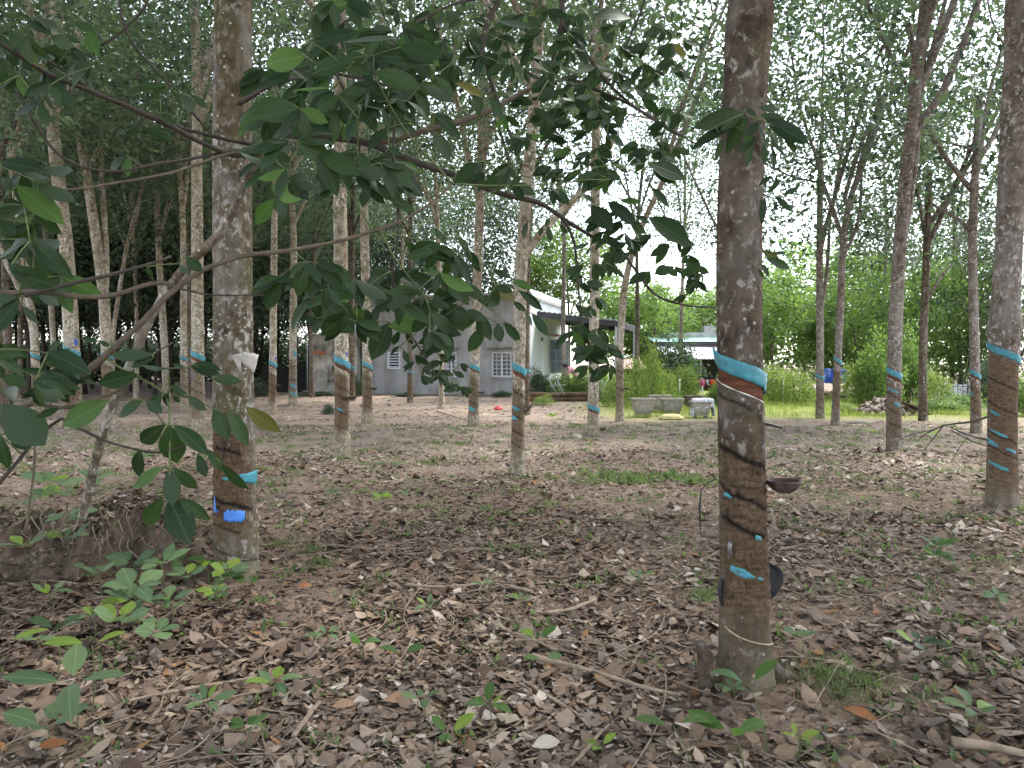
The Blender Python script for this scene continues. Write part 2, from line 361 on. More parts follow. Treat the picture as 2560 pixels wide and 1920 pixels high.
# ------------------------------------------------------------------ crowns and limbs, a few of each kind, shared by the trees
QUAD = (np.array([(0, 0, 0), (.52, -.235, .05), (1, 0, -.08), (.52, .235, .05)], float), np.array([[0, 1, 2, 3]]), None)
def crown_data(name, seed, n_clu, per, rad, h, leaf, mat, low=.0, hollow=.35, clu_r=.42, thr=.485, tv=.9):
    r = np.random.default_rng(seed); C = []
    while len(C) < n_clu:
        p = r.uniform(-1, 1, 3); q = np.hypot(p[0], p[1]); 
        if q > 1 or q < 0: continue
        t = (p[2] + 1) / 2; env = math.sin(math.pi * (.12 + .80 * t)) ** .6
        if q > env: continue
        if r.random() > hollow + (1 - hollow) * (q / env) ** 1.3: continue
        C.append((p[0] * rad, p[1] * rad, t * h + low))
    C = np.array(C)
    # uneven masses: drop clusters where a noise field is low
    keep = fbm(C, .62, seed, 2) > thr; C = C[keep]
    n = len(C) * per; cc = np.repeat(C, per, 0); off = r.normal(0, 1, (n, 3)) * np.array([1, 1, .62]) * clu_r
    pos = cc + off; yaw = np.arctan2(off[:, 1], off[:, 0]) + r.normal(0, .8, n); pitch = r.normal(-.3, .5, n); roll = r.normal(0, .7, n)
    size = leaf * r.uniform(.65, 1.25, n); V, F = scatter(QUAD, pos, yaw, pitch, roll, size)
    tint = np.clip(np.repeat(fbm(C, .8, seed + 5, 2), per) * tv + .4 - tv * .5 + r.normal(0, .18, n), 0, 1)
    return mkdata(name, V, F, mat, {'tint': np.repeat(tint, 4)}, smooth=False)
CROWN = [crown_data('crown', 100 + i, 520, 26, 3.0, 8.0, .155, LEAF_CROWN, clu_r=.36) for i in range(6)]
CROWN_THIN = [crown_data('crown', 120 + i, 300, 20, 2.6, 7.0, .16, LEAF_CROWN) for i in range(3)]
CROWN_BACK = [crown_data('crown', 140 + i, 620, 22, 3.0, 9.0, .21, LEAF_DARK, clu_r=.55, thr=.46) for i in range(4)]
CROWN_FAR = [crown_data('crown', 160 + i, 520, 24, 3.2, 7.0, .30, LEAF_BUSH, clu_r=.34, hollow=.1, thr=.45, tv=2.4) for i in range(3)]  # wide tint swing paints sunlit and shadowed clumps into the leaf colour
def limb_data(name, seed, mat, L=6.5, r0=.055):
    r = np.random.default_rng(seed); mb = MB()
    def grow(p, d, L, rad, lev):
        n = 9; P = [p]; q = p.copy(); dd = d.copy()
        for i in range(n - 1):
            dd = dd + r.normal(0, .09, 3) + np.array([0, 0, .05]); dd /= np.linalg.norm(dd); q = q + dd * L / (n - 1); P.append(q.copy())
        P = np.array(P); rr = np.linspace(rad, rad * .35, n); mb.tube(P, rr, 7 if lev == 0 else 5, False)
        if lev < 2:
            for k in range((4, 3)[lev]):
                i = r.integers(2, n - 1); nd = dd * .6 + r.normal(0, .55, 3); nd[2] = abs(nd[2]) * .6 + .1; nd /= np.linalg.norm(nd)
                grow(P[i], nd, L * r.uniform(.35, .6), rr[i] * .62, lev + 1)
    grow(np.zeros(3), np.array([.38, 0, 1.0]) / 1.07, L, r0, 0)
    return mkdata(name, np.concatenate(mb.V), mb.F, mat)
LIMB = {m.name: [limb_data('limb', 200 + i, m) for i in range(4)] for m in (BARK_PALE, BARK_MID, BARK_GREY, BARK_NEAR, BARK_BACKLIT)}
# ------------------------------------------------------------------ rubber trees
CUPV = None
def lathe(prof, n=20, c=(0, 0, 0)):
    a = np.linspace(0, 2 * math.pi, n, endpoint=False); V = np.concatenate([np.stack([r * np.cos(a), r * np.sin(a), np.full(n, z)], 1) for r, z in prof]) + np.array(c)
    k = len(prof); F = [[i * n + j, i * n + (j + 1) % n, (i + 1) * n + (j + 1) % n, (i + 1) * n + j] for i in range(k - 1) for j in range(n)]
    return V, F
class Trunk:
    """a trunk with round section along a centre line; (phi, z) addresses its surface; phi 180 = left, 270 = towards the camera, 360 = right"""
    def __init__(s, C, rad, seed, amp):
        s.C, s.rad, s.seed, s.amp = C, rad, seed, amp
    def at(s, z): return np.stack([np.interp(z, s.C[:, 2], s.C[:, 0]), np.interp(z, s.C[:, 2], s.C[:, 1])], -1), np.interp(z, s.C[:, 2], s.rad)
    def surf(s, phi, z, off=0.0):
        phi = np.asarray(phi, float); z = np.asarray(z, float); c, r = s.at(z); P = np.stack([np.cos(phi), np.sin(phi), z], -1)
        shp = P.shape; Q = P.reshape(-1, 3) * np.array([1.2, 1.2, 1]) ; d = ((fbm(Q, 1.6, s.seed, 2) - .5) * 2.2 + (fbm(Q, 7, s.seed + 4, 2) - .5) * .6).reshape(shp[:-1]) * s.amp
        rr = r * (1 + d) + off
        return np.stack([c[..., 0] + rr * np.cos(phi), c[..., 1] + rr * np.sin(phi), z], -1)
def zline(phi, tap): return tap['z'] + tap['drop'] * (.5 - (phi - math.pi) / math.pi)
def build_trunk(root, C, rad, seed, mat, sides, step, amp=.07, tap=None, rough=0.0, name='trunk'):
    T = Trunk(C, rad, seed, amp); z0, z1 = C[0, 2], C[-1, 2]
    if tap: # fine rings in the tapped part, coarser above
        zz = np.r_[np.arange(z0, 1.9, step), np.arange(1.9, z1, step * 3)]
    else: zz = np.arange(z0, z1, step * 3)
    zz = np.r_[zz, z1]; ph = np.linspace(math.pi / 2, math.pi * 2.5, sides, endpoint=False); PH, ZZ = np.meshgrid(ph, zz); off = np.zeros_like(PH); at = {}
    if tap:
        zl = zline(PH, tap); P = np.stack([np.cos(PH), np.sin(PH), ZZ], -1).reshape(-1, 3); nz = fbm(P, 9, seed + 2).reshape(PH.shape) - .5
        g = zl - tap['h'] / 2; fr = (ZZ < g) & (ZZ > g - tap['fresh']); ez = tap.get('low', .35) + .1 * nz
        win = 1 / (1 + np.exp(-(ZZ - ez) / .03)) / (1 + np.exp((ZZ - (g - tap['fresh'] - tap.get('gap', .05))) / .02))
        side = np.clip(1.45 - np.abs(PH - tap.get('pc', 4.7)) / tap.get('pw', 1.9) + nz * .8, 0, 1); panel = win * side * tap.get('amt', .9)
        cut = np.zeros_like(PH); 
        for o_, wd_, p0, p1 in tap['cuts']:
            zc = zl + o_ + .010 * nz + .004 * np.sin(PH * 4 + o_ * 20); w = np.exp(-((ZZ - zc) / (wd_ * (1 + 1.2 * nz))) ** 2) * ((PH > p0) & (PH < p1)); cut = np.maximum(cut, w)
        off = off - .006 * fr - .005 * panel - .006 * cut + panel * rough * (fbm(P * np.array([1, 1, 2.6]), 14, seed + 7).reshape(PH.shape) - .5)
        at['fresh'] = fr.ravel().astype(float); at['panel'] = panel.ravel(); at['cut'] = np.clip(cut.ravel() * 1.1, 0, 1)
        at['earth'] = np.clip(1 - ZZ / .38, 0, 1).ravel() * .9
    V = T.surf(PH, ZZ, off); m, n = PH.shape; i, j = np.meshgrid(np.arange(m - 1), np.arange(n), indexing='ij')
    F = np.stack([i * n + j, i * n + (j + 1) % n, (i + 1) * n + (j + 1) % n, (i + 1) * n + j], -1).reshape(-1, 4)
    obj(name, V.reshape(-1, 3), F, mat, root, at)
    return T
def strip(T, root, name, mat, ztop, zbot, p0, p1, o_top, o_bot, n=40, th=.003, ragged=0.0, seed=0, sub=None):
    """a sheet wrapped on the trunk between two lines z(phi); sticks out by o_top / o_bot"""
    ph = np.linspace(p0, p1, n); V = []; k = 5
    nz = (fbm(np.stack([ph * 3, ph * 0, ph * 0 + seed], 1), 5, seed, 4) - .5) * 1.5
    for t_ in (0, 1):
        for q in range(k):
            f = q / (k - 1); zt = ztop(ph) + nz * ragged; zb = zbot(ph) - nz[::-1] * ragged; z = zt * (1 - f) + zb * f; e = np.clip((ph - (p1 - .35)) / .35, 0, 1)
            off = o_top * (1 - f) + o_bot * f + th * t_ + .012 * e * (1 - f) * (o_top > .006) + .004 * np.sin(ph * 9 + f * 2) * (o_top > .006)
            V.append(T.surf(ph, z, off))
    V = np.concatenate(V); F = []
    for t_ in (0, 1):
        for q in range(k - 1):
            for i in range(n - 1):
                a = (t_ * k + q) * n + i; f = [a, a + 1, a + n + 1, a + n]; F.append(f if t_ == 0 else f[::-1])
    b = k * n
    for i in range(n - 1): F.append([i, b + i, b + i + 1, i + 1]); a = (k - 1) * n + i; F.append([a, a + 1, b + a + 1, b + a])
    for q in range(k - 1):
        a = q * n; F.append([a, a + n, b + a + n, b + a]); a = q * n + n - 1; F.append([a, b + a, b + a + n, a + n])
    return obj(name, V, F, mat, root)
def blob(T, root, name, mat, phi, z, wphi, hz, tilt, seed=0, off=.004, th=.003):
    """a small flat scrap stuck on the bark, uneven outline, rounded edge"""
    n = 18; a = np.linspace(0, 2 * math.pi, n, endpoint=False); rr = 1 + .55 * (fbm(np.stack([np.cos(a) * 1.7, np.sin(a) * 1.7, a * 0 + seed], 1), 1.5, seed) - .5) * 2
    sq = lambda v: np.sign(v) * np.abs(v) ** .65
    V = []
    for f, o_ in ((0, th + off), (.6, th + off), (1, off * .9), (1.02, -.002)):
        p = phi + wphi * f * rr * sq(np.cos(a)); V.append(T.surf(p, z + hz * f * rr * sq(np.sin(a)) - tilt * (p - phi), np.full(n, o_)))
    V = np.concatenate(V); F = [list(range(n))] + [[q * n + j, q * n + (j + 1) % n, (q + 1) * n + (j + 1) % n, (q + 1) * n + j][::-1] for q in range(1, 3) for j in range(n)] + [[j, (j + 1) % n, n + (j + 1) % n, n + j][::-1] for j in range(n)]
    V[:n] = V[n:2 * n].mean(0) * 1.0 + (V[n:2 * n] - V[n:2 * n].mean(0)) * .5
    return obj(name, V, F, mat, root)
def make_cup(T, phi, z, label, r=.075, dark=True, tilt=0.0, group='latex cups on the trunks'):
    P = T.surf(np.array([phi]), np.array([z]), 0.0)[0]; out = np.array([math.cos(phi), math.sin(phi), 0]); c = P + out * (r * .98)
    root = empty('latex_cup', c); tag(root, label, 'cup', group)
    prof = [(.004, -.62 * r), (.35 * r, -.60 * r), (.68 * r, -.42 * r), (.90 * r, -.16 * r), (1.0 * r, .08 * r), (1.0 * r, .14 * r), (.92 * r, .13 * r), (.84 * r, -.10 * r), (.60 * r, -.34 * r), (.3 * r, -.46 * r), (.003, -.47 * r)]
    V, F = lathe(prof, 22); a = np.arctan2(V[:, 1], V[:, 0]); V[:, 2] += .03 * r * np.sin(a * 3) + V[:, 0] * tilt
    link('bowl', mkdata('bowl', V, F, CUP), root)
    mb = MB(); ph = np.linspace(phi - math.pi * 1.05, phi + .25, 30); L = T.surf(ph, z + .012 * np.sin(ph) , np.full(30, .004)) - c; mb.tube(L, .0022, 5)
    ring = np.linspace(0, 2 * math.pi, 22); mb.tube(np.stack([1.02 * r * np.cos(ring), 1.02 * r * np.sin(ring), np.full(22, -.02 * r)], 1), .0018, 5, False)
    mb_o = obj('wire_holder', np.concatenate(mb.V) + c, mb.F, WIRE, root, smooth=True)
    return root
def spout(T, root, phi, z, L=.05, mat=None, dn=.25, name='spout'):
    P = T.surf(np.array([phi]), np.array([z]))[0]; o = np.array([math.cos(phi), math.sin(phi), 0]); t = np.array([-o[1], o[0], 0]); mb = MB(); w = .014; V = []
    for f in (0, .5, 1):
        for s_ in (-1, 0, 1):
            for h in (0, .0015): V.append(P + o * (L * f - .01) + t * s_ * w * (1 - .5 * f) + np.array([0, 0, (abs(s_) * .008 - dn * L * f + h)]))
    F = []
    for a in range(2):
        for b in range(2):
            i = a * 6 + b * 2; F += [[i, i + 2, i + 8, i + 6], [i + 1, i + 7, i + 9, i + 3]]
    return obj(name, V, F, mat or METAL, root, smooth=False)
TREES = {}
def tree(key, d, pts, wpx, label, mat=None, guard=None, gdrop=.17, gh=.085, fresh=.06, crown=4.6, ctype=None, cscale=1.0, limbs=3, sides=20, step=.03, amp=.07, cup=None, scraps=(), tapo=None, flare=1.28, group='rubber trees of the tapped grove', lean=None, latex=True, taper=.62, marker=None, forks=(), bulge=None):
    mat = mat or BARK_PALE; seed = 300 + len(TREES) * 13; rr = random.Random(seed)
    b = W(pts[0][0], 905 + FPX * CAM_H / d, d); base = np.array([b[0], d, float(gz(np.array([b[0]]), np.array([d]))[0]) - .02])
    P = [base] + [W(x, y, d) for x, y in pts[1:]]
    top = crown + 2.2; dirn = P[-1] - P[-2]; dirn /= np.linalg.norm(dirn)
    if P[-1][2] < top: P.append(P[-1] + dirn * ((top - P[-1][2]) / max(dirn[2], .4)))
    C = smoothline(np.array(P), .06); C = C[np.r_[True, np.diff(C[:, 2]) > 1e-4]]; C = C[np.r_[True, np.diff(np.maximum.accumulate(C[:, 2])) > 0]]
    r1 = wpx / 2 * d / FPX; h = C[:, 2]; rad = r1 * np.interp(h, [0, .08, .3, .6, 1.4, 3, 6, 11], [flare, flare * .93, 1.13, 1.05, 1, .95, .8, taper])
    if bulge: rad = rad * (1 + bulge[1] * np.exp(-((h - bulge[0]) / bulge[2]) ** 2))
    root = empty('rubber_tree', base); tag(root, label, 'tree', group)
    tap = None
    if guard:
        gx, gy = guard; zc = W(gx, gy, d)[2]; tap = dict(z=zc, drop=gdrop, h=gh, fresh=fresh, cuts=[(-.30 - .1 * rr.random(), .010, 2.6, 6.8), (-.52 - .1 * rr.random(), .008, 2.8, 6.4), (-.75 - .1 * rr.random(), .011, 2.6, 6.8), (-.98, .007, 3.0, 6.5)], low=.25 + .15 * rr.random(), gap=.05 + .15 * rr.random(), amt=.55 + .4 * rr.random(), pc=4.7 + rr.uniform(-.5, .5))
        if tapo: tap.update(tapo)
    T = build_trunk(root, C, rad, seed, mat, sides, step, amp, tap, rough=.012 if sides < 100 else .040)
    T.root = root; T.tap = tap; T.d = d; T.r1 = r1; TREES[key] = T
    if tap and tap['h'] > 0:
        strip(T, root, 'rain_guard', GUARD, lambda p: zline(p, tap) + tap['h'] / 2, lambda p: zline(p, tap) - tap['h'] / 2, 2.75, 6.5, .012, .003, ragged=.004, seed=seed)
        if latex:
            ph = np.linspace(3.0, 5.6, 30); z = zline(ph, tap) - tap['h'] / 2 - tap['fresh']; mb = MB(); mb.tube(T.surf(ph, z, 0.001), .0022 + .0012 * np.sin(ph * 7), 6); mb.build('latex_line', LATEX, root, True)
    if marker:
        mx, my, s_ = marker; z = W(mx, my, d)[2]; ph = T_phi(T, mx, z); blob(T, root, 'blue_tag', BLUE_DK, ph, z, s_ * .7 / r1, s_, 0, seed, .004)
    for sx, sy, sw, sh in scraps:
        z = W(sx, sy, d)[2]; ph = T_phi(T, sx, z); blob(T, root, 'guard_scrap', GUARD, ph, z, sw * d / FPX / r1 / 2, sh * d / FPX / 2, .045 * r1 / .1, seed + int(sx))
    for j, f in enumerate(forks):
        Q = np.array([W(x, y, d + dz) for x, y, dz in f[1]]); Q = smoothline(Q, .12); k = len(Q); mb = MB(); mb.tube(Q, np.linspace(f[0], f[0] * f[2] if len(f) > 2 else f[0] * .6, k) * d / FPX / 2, 9, False); mb.build('limb', mat, root, True)
    c, r_ = T.at(crown); ct = ctype or CROWN
    for j in range(limbs):
        link('limb', LIMB[mat.name][rr.randrange(4)], root, (c[0], c[1], crown - .2 + .5 * j), (0, 0, rr.uniform(0, 6.28)), max(.55, r_ / .075) if cscale > .2 else .6)
    if ct: link('crown', ct[rr.randrange(len(ct))], root, (c[0] + rr.uniform(-.3, .3), c[1] + rr.uniform(-.3, .3), crown), (0, 0, rr.uniform(0, 6.28)), (cscale, cscale, cscale * rr.uniform(.9, 1.15)))
    if cup:
        cx, cy, lab = cup[:3]; z = W(cx, cy, d)[2]; make_cup(T, cup[3] if len(cup) > 3 else 5.95, z, lab, .07)
    return T
def T_phi(T, x, z):
    c, r = T.at(np.array([z])); X = W(x, 905, c[0][1] - r[0] * .7)[0]; v = max(-1, min(1, (X - c[0][0]) / r[0])); return 2 * math.pi - math.acos(v)
# ------------------------------------------------------------------ the trees of the grove, from the camera outwards
NEAR_CUTS = [(-.155, .007, 3.1, 4.9), (-.385, .016, 3.0, 6.7), (-.565, .010, 2.9, 6.6), (-.70, .014, 3.1, 5.6), (-.66, .012, 5.6, 6.6)]
T1 = tree('t1', 3.32, [(1864, 0), (1858, 1300), (1850, 1000), (1846, 800), (1846, 580), (1849, 380), (1865, 200), (1878, 0)], 112, 'thick brown rubber trunk with broad turquoise guard and coconut cup, nearest tree', BARK_MID, (1846, 930), .125, .072, .062, 6.5, sides=120, step=.008, amp=.045, limbs=4, flare=1.3, taper=.7,
    tapo=dict(cuts=NEAR_CUTS, low=.32, gap=.26, amt=.92, pc=4.75, pw=2.2), cscale=1.05, bulge=(2.93, .09, .09))
T2 = tree('t2', 4.95, [(594, 0), (585, 1300), (582, 1000), (583, 700), (580, 350), (584, 0)], 96, 'thick mossy rubber trunk with pale folded guard and blue scraps beside the earth mound', BARK_NEAR, (590, 905), .12, 0, 0, 6.5, sides=110, step=.01, amp=.04, limbs=4, flare=1.2, taper=.75, latex=False,
    tapo=dict(cuts=[(-.58, .012, 4.0, 5.4), (-.93, .014, 3.6, 6.0), (-1.10, .006, 3.2, 5.3), (-1.26, .006, 3.0, 6.2)], low=.30, gap=.42, amt=1.0, pc=4.5, pw=1.6), cscale=1.05)
T3 = tree('t3', 7.35, [(2505, 0), (2506, 1000), (2508, 811), (2518, 700), (2535, 300), (2546, 0)], 63, 'grey spotted rubber trunk with a bulge and several turquoise stripes, cut by the right edge', BARK_GREY, (2488, 890), .17, .07, .0, 6.5, sides=64, step=.016, latex=False,
    scraps=[(2495, 1033, 26, 6), (2500, 1082, 34, 7), (2492, 1105, 34, 12), (2528, 1124, 24, 9), (2500, 1162, 40, 8)], tapo=dict(low=.15, gap=.0, amt=.95, pw=2.4), bulge=(1.80, .16, .16))
tree('t8', 9.4, [(1294, 0), (1297, 900), (1303, 650), (1314, 500), (1335, 270), (1345, 100)], 32, 'slim rubber tree before the white house corner with two turquoise bands and a tilted cup', BARK_PALE, (1294, 922), .13, .085, .07, 5.0, step=.02, sides=36, scraps=[(1288, 1020, 22, 7), (1284, 1044, 18, 9)], forks=[(22, [(1312, 640, 0), (1345, 590, .1), (1400, 530, .2), (1440, 498, .3), (1500, 430, .5), (1540, 330, .8)], .6)])
tree('t4', 11.1, [(855, 0), (856, 950), (851, 700), (850, 350), (850, 0)], 36, 'rubber tree with turquoise band and blue tag standing in front of the stained wall', BARK_PALE, (856, 903), .16, .10, .07, 6.3, step=.02, sides=36, marker=(867, 885, .025), scraps=[(850, 1023, 20, 6)], cup=(880, 992, 'dark latex cup held on the trunk before the stained wall'))
tree('t13', 11.9, [(2236, 0), (2234, 950), (2238, 800), (2248, 640), (2252, 560), (2262, 470)], 33, 'rubber tree with forked top and turquoise band in front of the rubble pile', BARK_GREY, (2235, 937), .16, .10, .07, 5.2, step=.02, sides=32, scraps=[(2232, 976, 26, 6), (2242, 1010, 14, 9)], forks=[(20, [(2256, 600, 0), (2276, 500, 0), (2293, 340, .1), (2300, 230, .1), (2272, 60, .3)], .7), (13, [(2299, 240, .1), (2312, 120, 0), (2326, 20, -.2), (2335, -60, -.3)], .7), (14, [(2301, 225, .1), (2335, 110, .2), (2364, 0, .4)], .7)])
tree('t9', 14.6, [(1483, 0), (1484, 900), (1487, 650), (1490, 300), (1490, 100)], 26, 'rubber tree with long dark tapped panel above a low turquoise band', BARK_PALE, (1480, 1020), .12, .09, .06, 6.0, ctype=CROWN_THIN, tapo=dict(cuts=[], gap=.0, amt=.0), cup=(1500, 1071, 'dark latex cup low on the trunk with the long dark panel', 6.1))
tree('t16', 15.8, [(186, 0), (180, 880), (172, 735), (168, 620), (152, 500), (142, 422), (133, 331), (127, 229), (120, 0)], 36, 'stout pale rubber tree with turquoise band and deep blue tag near the left edge', BARK_PALE, (182, 876), .20, .13, .10, 6.3, step=.03, sides=32, marker=(188, 856, .06), forks=[(16, [(127, 229, 0), (140, 100, .2), (150, 0, .4)], .8)])
tree('t23', 15.6, [(497, 0), (494, 880), (494, 675), (491, 422), (494, 211), (485, 0)], 30, 'pale mottled rubber tree directly left of the mossy trunk', BARK_PALE, (497, 888), .17, .12, .08, 6.5, step=.03, sides=28, marker=(480, 940, .03))
tree('t7', 16.8, [(1183, 0), (1188, 850), (1200, 500), (1210, 320), (1225, 250), (1260, 60)], 25, 'rubber tree with turquoise band between the two grey-wall windows', BARK_PALE, (1186, 918), .15, .10, .06, 5.2, step=.03, sides=24, marker=(1192, 906, .025), scraps=[(1178, 1022, 16, 10)], cup=(1202, 980, 'dark latex cup on the trunk between the grey-wall windows'))
tree('t5', 17.6, [(919, 0), (918, 900), (914, 700), (910, 500), (905, 300)], 24, 'rubber tree with turquoise band at the left end of the grey wall', BARK_PALE, (919, 912), .15, .10, .06, 6.5, step=.03, sides=24, cup=(935, 970, 'dark latex cup on the trunk at the grey wall end'))
tree('t10', 18.2, [(1549, 0), (1550, 850), (1562, 690), (1605, 560), (1650, 470), (1700, 350), (1740, 250)], 18, 'slender rubber tree bending right behind the row of concrete planters', BARK_PALE, (1549, 890), .12, .07, .05, 6.3, ctype=CROWN_THIN, step=.03, sides=20, cup=(1562, 970, 'dark latex cup on the slender bending trunk'))
tree('t12', 17.1, [(2088, 0), (2094, 900), (2100, 800), (2107, 600), (2120, 500), (2187, 340), (2210, 240)], 18, 'slim rubber tree with turquoise band right of the blue tarpaulin, leaning right', BARK_GREY, (2092, 904), .18, .10, .06, 4.4, step=.03, sides=20, scraps=[(2081, 1006, 10, 5)], cup=(2108, 990, 'dark latex cup on the slim trunk by the blue tarpaulin', 6.2), forks=[(9, [(2104, 650, 0), (2130, 600, .2), (2150, 540, .4), (2155, 420, .6)], .7)])
tree('t11', 19.0, [(2050, 0), (2050, 900), (2050, 727), (2048, 600), (2052, 400)], 18, 'upright rubber tree with dark panel and low turquoise band left of the blue tarpaulin', BARK_GREY, (2050, 944), .14, .08, .03, 4.3, step=.03, sides=20, cup=(2066, 984, 'dark latex cup on the upright trunk left of the tarpaulin', 6.2), forks=[(11, [(2054, 760, 0), (2068, 690, .2), (2074, 560, .4)], .7)])
tree('t15', 15.2, [(2441, 0), (2438, 950), (2432, 700), (2430, 600), (2432, 560), (2440, 400)], 22, 'rubber tree with turquoise band and dead twigs near the right edge', BARK_GREY, (2440, 938), .16, .09, .07, 4.6, step=.03, sides=22, scraps=[(2432, 985, 14, 6)], forks=[(12, [(2430, 590, 0), (2410, 555, .2), (2375, 535, .4), (2330, 510, .6)], .5)])
tree('t14', 18.5, [(2308, 0), (2306, 900), (2312, 760), (2318, 600), (2322, 450)], 19, 'dark-barked rubber tree behind the right end of the rubble pile', BARK_MID, None, crown=4.0, sides=20, cup=(2294, 992, 'dark latex cup on the dark trunk behind the rubble', 3.4), forks=[(9, [(2312, 760, 0), (2345, 700, .2), (2380, 660, .5)], .6)])
tree('t8b', 20.0, [(1316, 0), (1314, 900), (1318, 650), (1325, 500)], 17, 'thin rubber tree half hidden behind the slim banded tree at the house corner', BARK_MID, (1316, 924), .13, .08, .05, 5.6, step=.03, sides=20, cup=(1324, 971, 'dark latex cup on the half hidden thin trunk'))
tree('t24', 20.0, [(681, 0), (682, 900), (686, 570), (692, 84)], 18, 'pale slim rubber tree with turquoise band and blue tag right of the mossy trunk', BARK_PALE, (683, 908), .15, .11, .06, 6.5, step=.03, sides=20, marker=(688, 895, .035), cup=(692, 962, 'dark latex cup on the pale slim trunk right of the mossy trunk'))
tree('t25', 24.8, [(732, 0), (732, 900), (735, 582), (728, 480), (722, 430), (718, 300)], 19, 'pale rubber tree with two low turquoise stripes and forked top left of the stained wall', BARK_PALE, (738, 890), .02, .0, .0, 6.9, step=.03, sides=20, latex=False, scraps=[(738, 885, 9, 16), (735, 965, 18, 8), (735, 985, 18, 8)], forks=[(10, [(735, 560, 0), (760, 505, .3), (790, 470, .5), (830, 430, .8)], .6)])
tree('t19', 20.5, [(272, 0), (268, 880), (259, 735), (249, 657), (235, 559), (217, 437), (205, 377), (193, 301), (178, 241)], 27, 'pale forked rubber tree with torn turquoise band at the centre of the left row', BARK_PALE, (266, 888), .16, .09, .05, 6.9, step=.03, sides=24, forks=[(16, [(264, 720, 0), (267, 657, .1), (262, 560, .2), (257, 500, .3), (252, 380, .5), (262, 300, .6)], .7)])
tree('t17', 20.0, [(92, 0), (88, 872), (84, 813), (74, 760), (68, 696), (60, 617), (48, 540), (30, 420), (20, 330)], 20, 'pale leaning rubber tree with turquoise band left of the stout tagged tree', BARK_PALE, (90, 888), .15, .10, .05, 6.7, step=.03, sides=20, forks=[(13, [(86, 840, 0), (70, 780, .1), (40, 705, .2), (18, 668, .3), (0, 610, .4)], .8)])
tree('t20', 24.0, [(280, 0), (282, 833), (294, 755), (306, 676), (325, 578), (349, 500), (360, 440)], 11, 'thin pale rubber stem leaning right behind the forked tree of the left row', BARK_PALE, None, crown=5.6, sides=14, flare=1.15)
tree('t21', 25.0, [(416, 0), (412, 872), (406, 774), (396, 618), (392, 500), (388, 400), (376, 300)], 17, 'pale rubber tree that splits into two stems left of the mottled tree', BARK_PALE, None, crown=7.1, sides=18, forks=[(12, [(396, 600, 0), (405, 560, .1), (425, 500, .2), (450, 420, .4)], .7)])
tree('t22', 22.0, [(461, 0), (459, 892), (459, 700), (457, 521), (448, 420), (436, 250)], 17, 'pale slim rubber tree with Y-shaped top beside the mottled tree', BARK_PALE, (459, 895), .12, .09, .04, 7.1, step=.03, sides=18, forks=[(12, [(457, 520, 0), (464, 470, .1), (475, 370, .2), (478, 260, .3)], .7)])
tree('t18', 28.0, [(136, 0), (133, 833), (127, 755), (121, 676), (112, 578), (100, 470)], 14, 'thin pale rubber tree with low turquoise band between the tagged and leaning trees', BARK_PALE, (133, 913), .12, .08, .04, 7.1, step=.04, sides=16)
tree('t29', 27.0, [(22, 0), (20, 850), (18, 740), (10, 600)], 15, 'thin pale rubber tree closest to the left edge', BARK_PALE, None, crown=5.6, sides=16)
tree('t30', 29.0, [(52, 0), (50, 830), (56, 700), (50, 560)], 13, 'thin grey rubber tree second from the left edge', BARK_MID, None, crown=5.8, sides=16)
tree('t6', 27.0, [(880, 0), (880, 900), (879, 700), (884, 400)], 15, 'thin brown rubber tree seen just right of the tree before the stained wall', BARK_MID, (880, 918), .12, .08, .05, 5.8, step=.04, sides=16)
tree('t26', 26.0, [(1025, 0), (1025, 850), (1028, 600), (1020, 400)], 13, 'brown rubber tree close to the louvred vent of the grey wall', BARK_MID, (1027, 928), .1, .05, .0, 6.0, step=.04, sides=16)
tree('t27', 23.0, [(1104, 0), (1102, 800), (1095, 600), (1086, 350)], 14, 'thin pale rubber tree left of the smaller grey-wall window', BARK_PALE, None, crown=5.8, sides=16)
# details of the nearest tree
def px_phi(T, x, y): z = W(x, y, T.d - T.r1 * .6)[2]; return T_phi(T, x, z), z
for x, y, w, h in ((1823, 1238, 22, 9), (1896, 1340, 16, 13), (1853, 1425, 50, 20), (1901, 1441, 14, 8)):
    p, z = px_phi(T1, x, y); blob(T1, T1.root, 'guard_scrap', GUARD, p, z, w / 112, h * T1.d / FPX / 2, .03, x, .002, .002)
p, z = px_phi(T1, 1890, 1207); make_cup(T1, 6.12, W(1890, 1203, T1.d)[2], 'coconut-shell latex cup wired to the nearest brown trunk', .076)
p, z = px_phi(T1, 1880, 1060); spout(T1, T1.root, 5.9, z, .085, METAL)
mb = MB(); q = T1.surf(np.array([6.15]), np.array([z - .005]))[0]; mb.tube(np.array([q, q + np.array([.05, -.02, -.012]), q + np.array([.085, -.03, -.024])]), [.004, .003, .002], 6); mb.build('spike', BLACK, T1.root, True)
